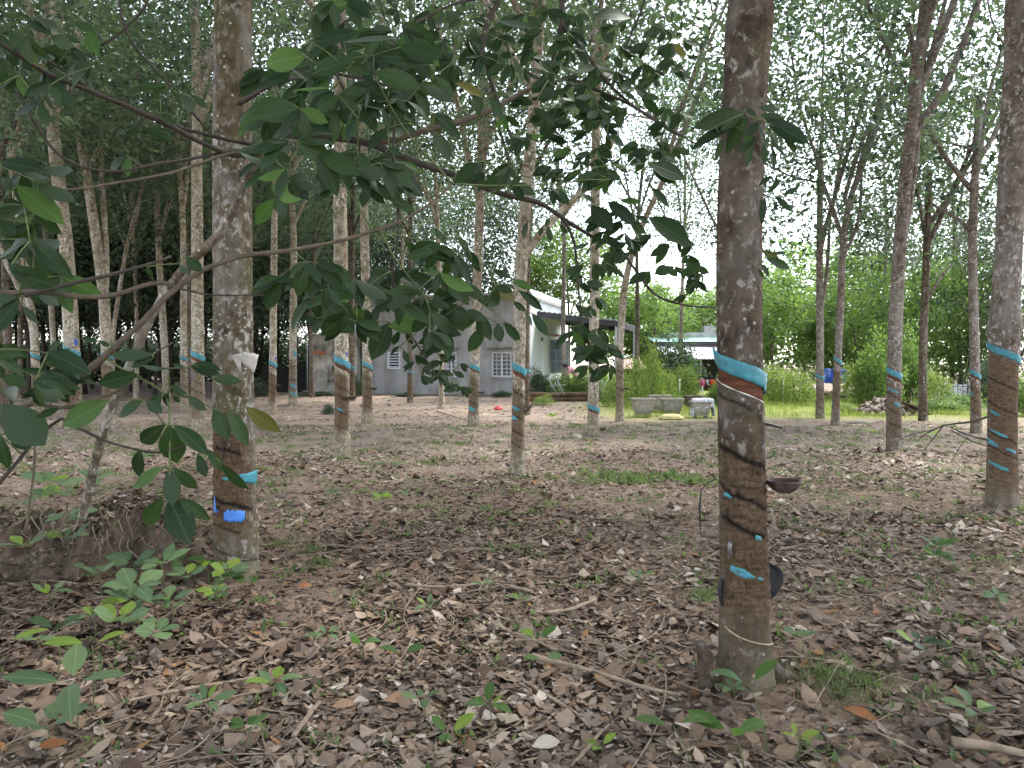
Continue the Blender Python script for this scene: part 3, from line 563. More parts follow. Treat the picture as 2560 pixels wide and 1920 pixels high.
def flap(T, root, phi, z, h, w, mat, name, bow=.02):
    P = T.surf(np.array([phi]), np.array([z]))[0]; o = np.array([math.cos(phi), math.sin(phi), 0]); t = np.array([-o[1], o[0], 0]); V = []; n = 9
    for s_ in (0, .0025):
        for i in range(n):
            f = i / (n - 1) * 2 - 1; ww = w * math.sqrt(max(0.02, 1 - f * f)) * (1.0 + .25 * f)
            for k in range(5):
                g = k / 4; V.append(P + np.array([0, 0, h / 2 * f]) + o * (g * ww + s_ - .006) + t * (bow * (1 - (g * 2 - 1) ** 2) + s_ + .3 * ww * g))
    F = []
    for s_ in (0, 1):
        for i in range(n - 1):
            for k in range(4):
                a = s_ * n * 5 + i * 5 + k; f = [a, a + 1, a + 6, a + 5]; F.append(f if s_ == 0 else f[::-1])
    m_ = n * 5
    for i in range(n - 1): a = i * 5 + 4; F.append([a, m_ + a, m_ + a + 5, a + 5])
    for k in range(4): F.append([k, m_ + k, m_ + k + 1, k + 1]); a = (n - 1) * 5 + k; F.append([a, a + 1, m_ + a + 1, m_ + a])
    return obj(name, V, F, mat, root)
flap(T1, T1.root, 6.1, W(1930, 1452, T1.d)[2], .165, .068, BLACK, 'rubber_flap')
flap(T1, T1.root, 3.25, W(1780, 1476, T1.d)[2], .125, .026, BLACK, 'rubber_flap')
flap(T1, T1.root, 3.75, W(1798, 1364, T1.d)[2], .075, .02, METAL, 'metal_spout')
mb = MB(); mb.tube(np.array([W(1788, 1195, 3.3), W(1770, 1180, 3.25)]), [.0035, .002], 5); mb.tube(np.array([W(1790, 1198, 3.3), W(1772, 1205, 3.26), W(1753, 1225, 3.24), W(1749, 1270, 3.24), W(1751, 1335, 3.24)]), [.002, .002, .003, .005, .0015], 6); mb.build('hanging_wire', WIRE, T1.root, True)
ph = np.linspace(3.6, 6.2, 34); za, zb = W(1800, 1562, 3.28)[2], W(1941, 1612, 3.28)[2]; mb = MB(); zz = za + (zb - za) * ((ph - 3.6) / 2.6) ** .7; mb.tube(T1.surf(ph, zz, .001), .0022 + .0016 * np.abs(np.sin(ph * 11)), 5); mb.build('dried_latex_trail', plain('old_latex', (.42, .36, .24), .7, .3, 20), T1.root, True)
for a_, L_, s_ in ((3.3, .30, .036), (.15, .35, .045), (2.4, .3, .045)):     # buttress roots of the nearest tree
    c0 = T1.C[0]; o = np.array([math.cos(a_), math.sin(a_), 0]); P = smoothline(np.array([c0 + o * .09 + [0, 0, .12], c0 + o * .16 + [0, 0, .035], c0 + o * (.16 + L_ * .5) + [0, 0, .005], c0 + o * (.16 + L_) + [0, 0, -.05]]), .02); mb = MB(); mb.tube(P, np.linspace(s_, s_ * .3, len(P)), 9); mb.build('root', BARK_MID, T1.root, True)
P = np.array([W(1775, 1690, 3.2), W(1768, 1655, 3.22), W(1758, 1625, 3.25), W(1748, 1608, 3.26)]); mb = MB(); mb.tube(smoothline(P, .01), np.linspace(.055, .022, len(smoothline(P, .01))), 9); mb.build('root_stub', BARK_MID, T1.root, True)
# details of the mossy tree
def between(T, xs, yt, yb, name, mat, o_top=.004, o_bot=.004, ragged=.004, seed=1):
    z = W(xs[0], (yt[0] + yb[0]) / 2, T.d - T.r1)[2]; p0, p1 = T_phi(T, xs[0], z), T_phi(T, xs[1], z)
    zt = [W(xs[0], y, T.d - T.r1 * .7)[2] for y in yt]; zb = [W(xs[0], y, T.d - T.r1 * .7)[2] for y in yb]
    f = lambda p: (p - p0) / (p1 - p0)
    return strip(T, T.root, name, mat, lambda p: zt[0] + (zt[1] - zt[0]) * f(p), lambda p: zb[0] + (zb[1] - zb[0]) * f(p), p0, p1, o_top, o_bot, 16, .003, ragged, seed)
between(T2, (600, 632), (880, 887), (905, 934), 'rain_guard', GUARD_PALE, .03, .008, .02, 3)
between(T2, (583, 601), (888, 883), (891, 930), 'guard_fold', GUARD_PALE, .02, .012, .004, 5)
between(T2, (560, 637), (1190, 1180), (1194, 1216), 'guard_strip', GUARD, .008, .004, .012, 7)
between(T2, (536, 552), (1232, 1270), (1278, 1276), 'blue_scrap', BLUE, .012, .012, .03, 9)
between(T2, (563, 607), (1274, 1276), (1297, 1300), 'blue_scrap', BLUE, .006, .004, .03, 11)
z = W(600, 1100, 4.83)[2]; spout(T2, T2.root, 5.35, z + .03, .10, METAL, .1); spout(T2, T2.root, 4.9, z - .02, .05, METAL, .4)
mb = MB(); ph = np.linspace(3.2, 6.2, 40); mb.tube(T2.surf(ph, W(590, 1412, 4.8)[2] + .018 * np.sin(ph * 1.5), .002), .004, 5); mb.build('wire_tie', WIRE, T2.root, True)
mb = MB(); mb.tube(T2.surf(np.full(12, 4.55), np.linspace(W(590, 1150, 4.83)[2], W(590, 1085, 4.83)[2], 12), .001), .004, 5); mb.build('cut_channel', BLACK, T2.root, True)
make_cup(TREES['t8'], 5.9, W(1312, 1018, 9.4)[2], 'dark latex cup tilted on its side at the slim tree by the house corner', .06, tilt=1.1)
# dark thin trees of the wood behind the left rows
ORD = 'first second third fourth fifth sixth seventh eighth ninth tenth eleventh twelfth thirteenth fourteenth fifteenth sixteenth seventeenth eighteenth'.split()
def back_tree(x, d, lean, rad, k, seed, row, i):
    r = random.Random(seed); X = W(x, 905, d)[0]; root = empty('forest_tree', (X, d, 0)); tag(root, 'dark thin tree of the shaded wood, %s row, %s from the left' % (('front', 'second', 'third', 'fourth', 'rear')[row], ORD[i]), 'tree', 'dark trees of the wood behind')
    P = smoothline(np.array([(0, 0, -.1), (lean * .2, 0, 1.6), (lean * .6 + r.uniform(-.2, .2), r.uniform(-.2, .2), 3.4), (lean * 1.3, 0, 6.5), (lean * 1.6, 0, 9)]), .4)
    mb = MB(); mb.tube(P, np.linspace(rad, rad * .5, len(P)), 8); obj('trunk', np.concatenate(mb.V) + np.array([X, d, 0]), mb.F, BARK_BACKLIT, root)
    for j in range(2): link('limb', LIMB[BARK_BACKLIT.name][r.randrange(4)], root, (X + lean * .8, d, 3.0 + j * 1.2), (0, 0, r.uniform(0, 6.28)), .75)
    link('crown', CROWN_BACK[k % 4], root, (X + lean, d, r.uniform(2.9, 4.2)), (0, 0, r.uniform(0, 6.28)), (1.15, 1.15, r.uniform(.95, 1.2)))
rb = random.Random(5); UNDER = []
for row, d in enumerate((33, 37, 41, 46, 52)):
    n = (14, 15, 17, 17, 17)[row]; hi = (640, 760, 860, 960, 1200)[row]
    for i in range(n):
        x = -420 + (hi + 420) * (i + .5 + rb.uniform(-.35, .35)) / n; back_tree(x, d + rb.uniform(-1.5, 1.5), rb.uniform(-.5, .6), rb.uniform(.07, .12), rb.randrange(4), rb.randrange(9999), row, i)

for i in range(18):
    x = -420 + 1500 * (i + .5) / 18; d = 57 + rb.uniform(-2, 2); X = W(x, 905, d)[0]; UNDER.append((x, d, i))

# unseen trees added beside and behind the viewer: their crowns shade the foreground
for i, (x, y) in enumerate(((-4.6, 1.2), (-3.9, -4.2), (-.6, -2.8), (2.9, -3.4), (4.3, 1.6), (-7.2, 5.0), (7.6, 3.2), (-1.2, -8.5), (5.8, -6.5), (-8.0, -2.0), (-9.5, 11.0), (-11.5, 16.5), (-15.0, 22.0), (-10.5, 24.0), (9.6, 8.5))):
    root = empty('rubber_tree', (x, y, 0)); tag(root, 'unseen rubber tree added outside the picture, shading its foreground', 'tree', 'added rubber trees around the viewpoint')
    P = smoothline(np.array([(x, y, -.1), (x + .05, y, 2), (x - .1, y + .1, 5), (x, y, 8)]), .25); MB().tube(P, np.linspace(.13, .07, len(P)), 12).build('trunk', BARK_MID, root, True)
    for j in range(3): link('limb', LIMB[BARK_MID.name][(i + j) % 4], root, (x, y, 5.2 + .5 * j), (0, 0, 2.1 * j + i), 1.0)
    link('crown', CROWN[i % 6], root, (x, y, 5.2), (0, 0, i * 1.3), (1.25, 1.25, .9))
# ------------------------------------------------------------------ the yard behind the grove: grey house, annex, awning, second house
def wall_mesh(mb, w, h, th, holes, x0=0.0, z0=0.0, axis='x', y0=0.0):
    """a wall in the local frame running along x (or y) with rectangular openings (a,b,c,d) = along-from, along-to, z-from, z-to"""
    xs = sorted({x0, x0 + w, *[v for q in holes for v in q[:2]]}); zs = sorted({z0, z0 + h, *[v for q in holes for v in q[2:]]})
    for i in range(len(xs) - 1):
        for j in range(len(zs) - 1):
            cx, cz = (xs[i] + xs[i + 1]) / 2, (zs[j] + zs[j + 1]) / 2
            if any(a < cx < b and c < cz < d for a, b, c, d in holes): continue
            s = (xs[i + 1] - xs[i], th, zs[j + 1] - zs[j]); c = (cx, y0 + th / 2, cz)
            mb.box(c if axis == 'x' else (c[1], c[0], c[2]), s if axis == 'x' else (s[1], s[0], s[2]))
def streakmat(name, base, stain, amt, scale=1.6):
    t = NT(name); n = t.noise(scale, 6, .65, stretch=(2.2, 2.2, .35)); n2 = t.noise(1.1, 4, .6); r = t.ramp(n, 0, BW((.5 - amt * .2, .68 - amt * .1))); r2 = t.ramp(n2, 0, BW((.35, .6)))
    m = t.mix(t.math('MULTIPLY', (r, 0), (r2, 0)), 0, base, stain); t.l(m, 2, t.p, 0); t.set(Roughness=.9); return t.m
GREYW = streakmat('cement_render', (.37, .36, .37), (.22, .21, .20), .9, .8)
WHITEW = streakmat('white_wall', (.66, .69, .72), (.50, .53, .56), .3)
STAINW = streakmat('mouldy_wall', (.50, .46, .40), (.045, .040, .028), 1.5, 1.5)
WINWHITE = plain('window_paint', (.62, .65, .70), .5, .08, 5)
GLASS = plain('window_glass', (.05, .055, .065), .12, .2, 3, spec=.6)
BLUEGLASS = plain('door_glass', (.20, .26, .33), .2, .2, 3, spec=.6)
DARKIN = plain('dark_interior', (.02, .019, .018), .95, .2, 3)  # near-black that stands for unlit depth inside openings: shade put into the colour
ZINC = plain('zinc_roof', (.36, .37, .40), .5, .2, 2, metal=.35, dirt=(.22, .2, .2), stretch=(1, .3, 1))
DARKMET = plain('dark_sheet', (.075, .075, .088), .55, .25, 3, metal=.3)
POST = plain('steel_post', (.38, .40, .43), .5, .15, 4, metal=.4)
TEAL = plain('teal_roof', (.30, .46, .43), .6, .15, 3)
CONC = plain('old_concrete', (.30, .285, .255), .93, .25, 5, .4, dirt=(.13, .125, .10))
CONC2 = plain('mossy_concrete', (.27, .25, .215), .93, .35, 7, .5, dirt=(.11, .115, .08))
BRICKM = plain('brick_red', (.38, .13, .07), .9, .25, 5, .3)
WOODD = plain('old_timber', (.10, .062, .04), .92, .4, 6, .5, dirt=(.16, .11, .07), stretch=(.3, 1, 1))
# grey house, its frame turned so that local x runs along the grey wall and y along the white front
HA = math.radians(-16.3); HC = W(1323, 905, 32.0); house = empty('grey_house', (HC[0], HC[1], 0), HA); LOCAL.add(house.name)
tag(house, 'single-storey house with grey side wall, two barred windows and white front', 'house')
HX = np.array([math.cos(HA), math.sin(HA), 0]); HY = np.array([-math.sin(HA), math.cos(HA), 0]); H0 = np.array([HC[0], HC[1], 0])
def hloc(x, y, front=True):   # where the pixel's ray meets the grey wall (front) or the white wall, in the house frame
    p = on_plane(x, y, H0, HY if front else HX) - H0; return np.array([p @ HX, p @ HY, p[2]])
def hrect(x0, x1, y0, y1, front=True): a, b = hloc(x0, y1, front), hloc(x1, y0, front); k = 0 if front else 1; return (a[k], b[k], a[2], b[2])
w1, w2, vt = hrect(1114, 1141, 881, 942), hrect(1229, 1279, 880, 942), hrect(970, 1001, 879, 922)
left = hloc(905, 905)[0]; top = 4.35
mb = MB(); wall_mesh(mb, -left, top, .2, [w1, w2, vt], x0=left); mb.build('wall', GREYW, house)
wd = hrect(1366, 1396, 845, 905, False)
mb = MB(); wall_mesh(mb, 6.2, 4.62, .2, [(3.9, 5.2, .9, 2.55)], x0=.2, axis='y', y0=-.2); o = mb.build('wall', WHITEW, house); o['label'] = 'white streaked front wall'
mb = MB(); mb.box((left / 2 - .003, 3.2, top - .10), (-left + .25, 6.6, .12)); mb.box((left / 2, -.08, top + .04), (-left + .2, .36, .10)); mb.build('roof', CONC, house)
MB().box((left / 2, 6.5, 2.1), (-left, .2, 4.2)).build('wall', GREYW, house); MB().box((left + .1, 3.3, 2.1), (.2, 6.2, 4.2)).build('wall', GREYW, house)
for q in (w1, w2):
    a, b, c, d = q; win = MB()
    for (bx, bz, sx, sz) in ((a + .03, (c + d) / 2, .06, d - c), (b - .03, (c + d) / 2, .06, d - c), ((a + b) / 2, (c + d) / 2, .07, d - c), ((a + b) / 2, d - .03, b - a - .12, .06), ((a + b) / 2, c + .03, b - a - .12, .06)): win.box((bx, .06, bz), (sx, .06, sz))
    f = win.build('window', WINWHITE, house)
    MB().box(((a + b) / 2, .12, (c + d) / 2), (b - a, .01, d - c)).build('pane', GLASS, f)
    bars = MB()
    for i in range(1, 6): bars.box(((a + b) / 2, .045, c + (d - c) * i / 6), (b - a, .02, .022))
    for i in (.25, .75): bars.box((a + (b - a) * i, .043, (c + d) / 2), (.022, .02, d - c))
    bars.build('grille', WINWHITE, f)
    MB().box(((a + b) / 2, -.25, d + .22), (b - a + .3, .5, .08)).build('window_hood', CONC, house); MB().box(((a + b) / 2, -.04, c - .04), (b - a + .1, .14, .06)).build('window_sill', GREYW, house)
a, b, c, d = vt; v = MB(); v.box((a + .03, .0, (c + d) / 2), (.06, .1, d - c)); v.box((b - .03, .0, (c + d) / 2), (.06, .1, d - c)); v.box(((a + b) / 2, 0, c + .02), (b - a - .12, .1, .05)); vo = v.build('vent', WINWHITE, house)
MB().box(((a + b) / 2, .12, (c + d) / 2), (b - a, .01, d - c)).build('vent_back', DARKIN, vo)
for i in range(6):
    z = c + (d - c) * (i + .75) / 6.2; MB().box(((a + b) / 2, .02, z), (b - a - .12, .09, .035), M=np.array([[1, 0, 0], [0, .9, -.43], [0, .43, .9]])).build('slat', WINWHITE, vo)
MB().tube(np.array([(left + .35, -.06, 0), (left + .35, -.06, top - .2)]), .045, 10).build('drain_pipe', POST, house, True); MB().tube(np.array([(-.35, -.03, 3.1), (-3.2, -.03, 3.05), (left + .4, -.03, 3.1)]), .012, 6).build('cable', BLACK, house, True)
# window of the white wall with its two open leaves
fr = MB()
for y_, s_ in ((3.93, .06), (5.17, .06)): fr.box((.0, y_, 1.72), (.12, s_, 1.65))
fr.box((0, 4.55, 2.52), (.12, 1.18, .06)); fr.box((0, 4.55, .93), (.12, 1.18, .06)); fo = fr.build('window', WINWHITE, house); MB().box((-.16, 4.55, 1.72), (.02, 1.3, 1.65)).build('pane', DARKIN, fo)
MB().box((.15, 4.55, 2.75), (.5, 1.5, .08)).build('window_hood', plain('hood_pink', (.42, .33, .30), .9), house)
for y_, ang in ((3.9, -.25), (5.2, .35)):
    lf = MB(); u = np.array([math.cos(ang), math.sin(ang), 0]); P0 = np.array([.03, y_, 0]); hgt = 1.62; wd_ = .62
    for f in (.03, .5, .97): lf.box(P0 + u * wd_ * f + np.array([0, 0, 1.72]), (.05, .04, hgt), ang)
    for z in (.95, 1.5, 2.0, 2.5): lf.box(P0 + u * wd_ / 2 + np.array([0, 0, z]), (wd_ - .08, .038, .045), ang)
    lo = lf.build('window_leaf', POST, house); MB().box(P0 + u * wd_ / 2 + np.array([0, 0, 1.72]), (wd_ - .04, .01, hgt), ang).build('pane', BLUEGLASS, lo)
MB().box((.03, 2.2, 2.5), (.06, .12, .16)).build('wall_lamp', DARKMET, house)
# stained annex with pipes, left of the house
an = empty('annex_shed', W(805, 905, 33.5) * np.array([1, 1, 0])); tag(an, 'small flat-roofed annex with black mould streaks on its pale wall', 'shed')
ax0, ax1 = W(776, 905, 33.5)[0], W(892, 905, 33.5)[0]; az = W(800, 842, 33.5)[2]
mb = MB(); wall_mesh(mb, ax1 - ax0, az, .2, [], x0=ax0, y0=33.5); mb.build('wall', STAINW, an); MB().box(((ax0 + ax1) / 2, 35.0, az + .07), (ax1 - ax0 + .3, 3.2, .12)).build('roof', CONC, an)
MB().box((ax0 + .1, 35.1, az / 2), (.19, 2.8, az - .01)).build('wall', STAINW, an); MB().box((ax1 - .1, 35.1, az / 2), (.19, 2.8, az - .01)).build('wall', STAINW, an)
bx = W(794, 882, 33.4)
for i in range(3): MB().box((bx[0] + (i - 1) * .21, 33.47, bx[2] + (i % 2) * .03), (.2, .1, .14)).build('brick', BRICKM, an, bevel=.01)
pp = MB(); z0_ = W(770, 976, 33.2)[2]; pp.tube(np.array([W(768, 840, 33.2), W(768, 990, 33.2)]), .022, 8); pp.tube(np.array([W(773, 842, 33.15), W(773, 976, 33.15)]), .016, 8); pp.tube(np.array([W(772, 842, 33.15), W(828, 842, 33.15), W(828, 815, 33.15)]), .016, 8); pp.tube(np.array([W(757, 978, 33.15), W(836, 978, 33.15)]), .022, 8); pp.build('pipe', POST, an, True)
V, F = lathe([(.003, 0), (.42, 0), (.45, .06), (.45, .9), (.36, 1.0), (.12, 1.06), (.003, 1.07)], 24)
tank = empty('water_tank', (W(893, 905, 34.3)[0], 34.3, az + .12)); tag(tank, 'steel water tank on the roof of the stained annex', 'tank'); link('tank_body', mkdata('tank_body', V, F, plain('tank_steel', (.55, .57, .62), .35, .1, 4, metal=.5)), tank)
link('hoop', mkdata('hoop', *lathe([(.455, .44), (.465, .46), (.455, .48)], 24), POST), tank); link('inlet', mkdata('inlet', *tube(np.array([(.2, -.2, 1.0), (.2, -.2, 1.15), (.3, -.3, 1.15)]), .02, 8), POST), tank)
# dark board fence left of the annex: each board its own
fe = empty('board_fence', W(700, 905, 35.5) * np.array([1, 1, 0])); tag(fe, 'dark board fence between the annex and the wood', 'fence'); fx0, fx1 = W(655, 905, 35.5)[0], W(772, 905, 35.5)[0]; k = 12
for i in range(k): MB().box((fx0 + (fx1 - fx0) * (i + .5) / k, 35.5, .62 + rnd.uniform(-.04, .04)), ((fx1 - fx0) / k * .94, .03, 1.3)).build('plank', DARKIN, fe)
MB().box(((fx0 + fx1) / 2, 35.535, 1.0), (fx1 - fx0, .04, .08)).build('rail', DARKIN, fe); MB().box(((fx0 + fx1) / 2, 35.535, .4), (fx1 - fx0, .04, .08)).build('rail', DARKIN, fe)
# metal awning over the yard
aw = empty('yard_awning', (HC[0] + 2, HC[1] + 2, 0)); tag(aw, 'dark metal awning on steel posts reaching out from the white house front', 'awning')
A, B_, C_, D_ = W(1334, 776, 33.5), W(1546, 800, 30.5), W(1592, 818, 34.5), W(1402, 798, 38)
def slab(name, mat, parent, quad, th, waves=0, amp=.02):
    n = max(2, waves * 6); V = []; q = [np.array(v) for v in quad]
    for s_ in (0, -th):
        for i in range(n):
            f = i / (n - 1); z = amp * math.sin(f * waves * 2 * math.pi) if waves else 0
            for g in (0, 1): V.append((q[0] * (1 - f) + q[1] * f) * (1 - g) + (q[3] * (1 - f) + q[2] * f) * g + np.array([0, 0, z + s_]))
    F = []; m_ = 2 * n
    for i in range(n - 1): a = i * 2; F += [[a, a + 2, a + 3, a + 1], [m_ + a, m_ + a + 1, m_ + a + 3, m_ + a + 2], [a, m_ + a, m_ + a + 2, a + 2], [a + 1, a + 3, m_ + a + 3, m_ + a + 1]]
    F += [[0, 1, m_ + 1, m_], [m_ - 2, 2 * m_ - 2, 2 * m_ - 1, m_ - 1]]
    return obj(name, V, F, mat, parent, smooth=False)
slab('roof_sheet', ZINC, aw, (A, B_, C_, D_), .03, 16, .02)
def beam(parent, p, q, s, mat, name='beam'):
    p, q = np.array(p), np.array(q); d = q - p; L = np.linalg.norm(d); B = basis(d, (0, 0, 1)); V = boxv((0, 0, 0), (L, s[0], s[1])) @ B.T + (p + q) / 2; return obj(name, V, [list(f) for f in BOXF], mat, parent, smooth=False)
dz = np.array([0, 0, -.17])
for p, q in ((A, B_), (B_, C_), (D_, C_)): beam(aw, p + dz, q + dz, (.08, .22), DARKMET)
for f in (.33, .66): beam(aw, A * (1 - f) + B_ * f + dz, D_ * (1 - f) + C_ * f + dz, (.06, .16), DARKMET)
for px, dd, yy in ((1540, 30.6, 805), (1586, 34.3, 820)):
    t_ = W(px, yy, dd); MB().box((t_[0], t_[1], t_[2] / 2), (.09, .09, t_[2])).build('post', POST, aw)
# second house: white corrugated lean-to under a teal roof
h2 = empty('low_house', W(1735, 905, 38) * np.array([1, 1, 0])); tag(h2, 'low dark house with corrugated white awning and teal roof behind the nearest trunk', 'house')
def PX(x, y, d): return W(x, y, d)
x0, x1 = W(1640, 905, 40)[0], W(1885, 905, 40)[0]
DARKWALL = plain('brown_wall', (.085, .07, .075), .9, .25, 3); 
d0, d1 = W(1780, 905, 40)[0], W(1801, 905, 40)[0]
mb = MB(); wall_mesh(mb, x1 - x0, 2.55, .2, [(d0, d1, .1, 1.9)], x0=x0, y0=40.0); mb.build('wall', DARKWALL, h2)
dr = MB().box(((d0 + d1) / 2, 40.08, 1.0), (d1 - d0, .05, 1.8)).build('door', plain('door_dark', (.05, .055, .06), .6), h2); MB().box((d1 - .06, 40.03, 1.0), (.03, .05, .12)).build('handle', POST, dr)
MB().box(((x0 + x1) / 2, 44.5, 1.6), (x1 - x0, .2, 3.2)).build('wall', DARKWALL, h2); MB().box((x1 - .1, 42.25, 1.4), (.2, 4.3, 2.8)).build('wall', DARKWALL, h2)
slab('awning_sheet', plain('white_zinc', (.62, .62, .66), .5, .12, 2, metal=.1, dirt=(.42, .42, .45), stretch=(4, .3, 1)), h2, ((x0, 37.6, W(1700, 897, 37.6)[2]), (x1, 37.6, W(1700, 897, 37.6)[2]), (x1, 40.3, W(1700, 864, 40.3)[2]), (x0, 40.3, W(1700, 864, 40.3)[2])), .012, 40, .03)
slab('roof_sheet', TEAL, h2, ((x0, 40.0, W(1700, 858, 40)[2]), (x1, 40.0, W(1700, 858, 40)[2]), (x1, 42.4, W(1700, 844, 42.4)[2]), (x0, 42.4, W(1700, 844, 42.4)[2])), .02, 36, .02)
MB().box((x0 + 2.6, 42.6, W(1700, 838, 42.6)[2] - .3), (x1 - x0 - 1.6, .25, .9)).build('parapet', plain('parapet_grey', (.45, .43, .43), .9, .2, 2, dirt=(.25, .24, .24)), h2)
bq = W(1780, 825, 43); MB().box((bq[0] + .35, 43.2, bq[2] - .1), (1.7, .8, .7)).build('chimney_block', plain('parapet_grey', (.5, .5, .5)), h2)
for xx in (x0 + .15, (x0 + x1) / 2 - .8, x1 - .1): MB().box((xx, 37.75, W(1700, 899, 37.75)[2] / 2), (.09, .09, W(1700, 899, 37.75)[2])).build('post', POST, h2)
# small shed with a pink roof behind the awning post
sh = empty('open_shed', W(1583, 905, 39) * np.array([1, 1, 0])); tag(sh, 'small open shed with faded pink roof behind the awning posts', 'shed'); q0, q1 = W(1545, 905, 39)[0], W(1612, 905, 39)[0]; zt = W(1580, 914, 39)[2]
slab('roof_sheet', plain('pink_roof', (.45, .30, .28), .8), sh, ((q0, 38.2, zt - .15), (q1, 38.2, zt - .15), (q1, 40.6, zt + .35), (q0, 40.6, zt + .35)), .02, 10, .02); MB().box(((q0 + q1) / 2, 40.3, zt / 2), (q1 - q0 - .2, .1, zt)).build('wall', DARKIN, sh)
for xx in (q0 + .1, q1 - .1): MB().box((xx, 38.35, zt / 2 - .09), (.07, .07, zt - .2)).build('post', WOODD, sh)
# ------------------------------------------------------------------ planters, cloth, sack, washing line, log bed
def planter(x, y, d, w, label, rz=0.0, mat=None):
    p = W(x, 905, d); root = empty('concrete_planter', (p[0], d, 0), rz); LOCAL.add(root.name); tag(root, label, 'planter', 'concrete planters in the yard'); mat = mat or CONC2
    s = w / .58; V, F = [], []
    prof = [(.21, .13), (.225, .17), (.27, .42), (.30, .43), (.30, .475), (.255, .475), (.235, .40), (.2, .40)]       # half width, height; plan is a rectangle
    for hw, z in prof:
        a, b = hw * s, hw * s * .68; V += [(-a, -b, z * s), (a, -b, z * s), (a, b, z * s), (-a, b, z * s)]
    for i in range(len(prof) - 1):
        for j in range(4): F.append([i * 4 + j, i * 4 + (j + 1) % 4, i * 4 + 4 + (j + 1) % 4, i * 4 + 4 + j])
    n = len(prof); F += [[3, 2, 1, 0], [n * 4 - 4 + k for k in range(4)]]
    o = obj('basin', V, F, mat, root, smooth=False); b_ = o.modifiers.new('bevel', 'BEVEL'); b_.width = .012; b_.segments = 2
    MB().box((0, 0, .085 * s), (.40 * s, .28 * s, .09 * s)).build('plinth', mat, root, bevel=.02)
    for sx in (-1, 1): MB().box((sx * .15 * s, 0, .022 * s), (.09 * s, .24 * s, .05 * s)).build('foot', mat, root, bevel=.01)
    MB().box((0, 0, .39 * s), (.40 * s, .27 * s, .04 * s)).build('soil', EARTH, root)
    return root
planter(1608, 0, 19.6, .60, 'grey concrete planter at the left end of the planter row', .05)
planter(1650, 0, 21.2, .62, 'concrete planter standing behind the other two of the row', -.1)
planter(1680, 0, 19.9, .58, 'mossy concrete planter right of the first, in front of the pair', .02)
planter(1733, 0, 22.5, .52, 'dark small planter behind the one covered with cloth', .1, plain('dark_clay', (.09, .07, .06), .9))
planter(1752, 0, 19.3, .52, 'concrete planter half covered by a checked cloth', 0)
def clothmat():
    t = NT('checked_cloth'); co = t.coord('Object'); sp = t.n('ShaderNodeSeparateXYZ'); t.l(co[0], co[1], sp, 0); n = t.noise(9, 3, .6, co)
    r = t.ramp(n, 0, [(.36, (.16, .22, .42)), (.45, (.52, .55, .64)), (.56, (.62, .62, .66)), (.68, (.60, .36, .34))]); t.l(r, 0, t.p, 0); t.set(Roughness=.9); return t.m
CLOTH = clothmat()
def drape(name, label, c, w, d, h, drop, mat, seed):
    n = 26; u = np.linspace(-1, 1, n); X, Y = np.meshgrid(u * 1.75, u * 1.4); ax, ay = np.abs(X), np.abs(Y); ox, oy = np.clip(ax - 1, 0, 9), np.clip(ay - 1, 0, 9); o = np.hypot(ox, oy)
    nz = fbm(np.stack([X.ravel() * 2, Y.ravel() * 2, np.full(X.size, seed)], 1), 1.3, seed).reshape(X.shape) - .5
    x = np.sign(X) * (np.minimum(ax, 1) + .22 * ox + .10 * o * np.sin(Y * 7)) * w; y = np.sign(Y) * (np.minimum(ay, 1) + .16 * oy + .10 * o * np.sin(X * 6)) * d
    z = h - np.minimum(o * drop * (1 + .8 * nz) , h - .03) + .02 * nz; V = np.stack([c[0] + x, c[1] + y, z], -1).reshape(-1, 3)
    i = np.arange(n - 1); a = (i[:, None] * n + i[None]).ravel(); F = np.stack([a, a + 1, a + n + 1, a + n], 1)
    o_ = obj(name, V, F, mat); s_ = o_.modifiers.new('thick', 'SOLIDIFY'); s_.thickness = .006; return tag(o_, label, 'cloth')
pc = W(1752, 905, 19.3); drape('draped_cloth', 'checked blue and white cloth thrown over a concrete planter', (pc[0] + .06, 19.33), .25, .17, .50, .62, CLOTH, 4)
def sack(name, label, c, w, d, h, mat, seed):
    n, m = 26, 12; V = []
    for i in range(m):
        t = math.pi * i / (m - 1)
        for j in range(n):
            a = 2 * math.pi * j / n; e = lambda v: math.copysign(abs(v) ** .6, v); V.append((e(math.cos(a)) * math.sin(t) ** .6 * w, e(math.sin(a)) * math.sin(t) ** .6 * d, max(-.45, math.cos(t)) * h * .5 + h * .24))
    V = np.array(V); V[:, 2] += (fbm(V * 6 + seed, 1.2, seed) - .5) * h * .9 * (V[:, 2] > .02); V = V + np.array(c); F = [[i * n + j, i * n + (j + 1) % n, (i + 1) * n + (j + 1) % n, (i + 1) * n + j] for i in range(m - 1) for j in range(n)]
    return tag(obj(name, V, F, mat), label, 'sack')
yc = W(1676, 905, 18.9); sack('folded_sack', 'pale yellow folded sack lying in front of the planter row', (yc[0], 18.75, .0), .31, .2, .16, plain('sack_yellow', (.52, .45, .22), .85, .2, 20, .2, dirt=(.36, .3, .15)), 3)
ln = empty('washing_line', W(1757, 905, 25) * np.array([1, 1, 0])); tag(ln, 'washing line on white poles between the planters and the low house', 'washing line')
lz = W(1750, 949, 25)[2]; lx0, lx1 = W(1700, 905, 25)[0], W(1960, 905, 25)[0]; mb = MB(); mb.tube(np.array([(lx0, 25, lz + .02), ((lx0 + lx1) / 2, 25, lz - .02), (lx1, 25, lz + .03)]), .008, 5); mb.build('line', WIRE, ln)
for xx in (W(1757, 905, 25)[0], lx0, lx1): MB().tube(np.array([(xx, 25.02, 0), (xx, 25.02, lz + .03)]), .022, 8).build('pole', plain('white_pole', (.7, .7, .72), .5, .05), ln, True)
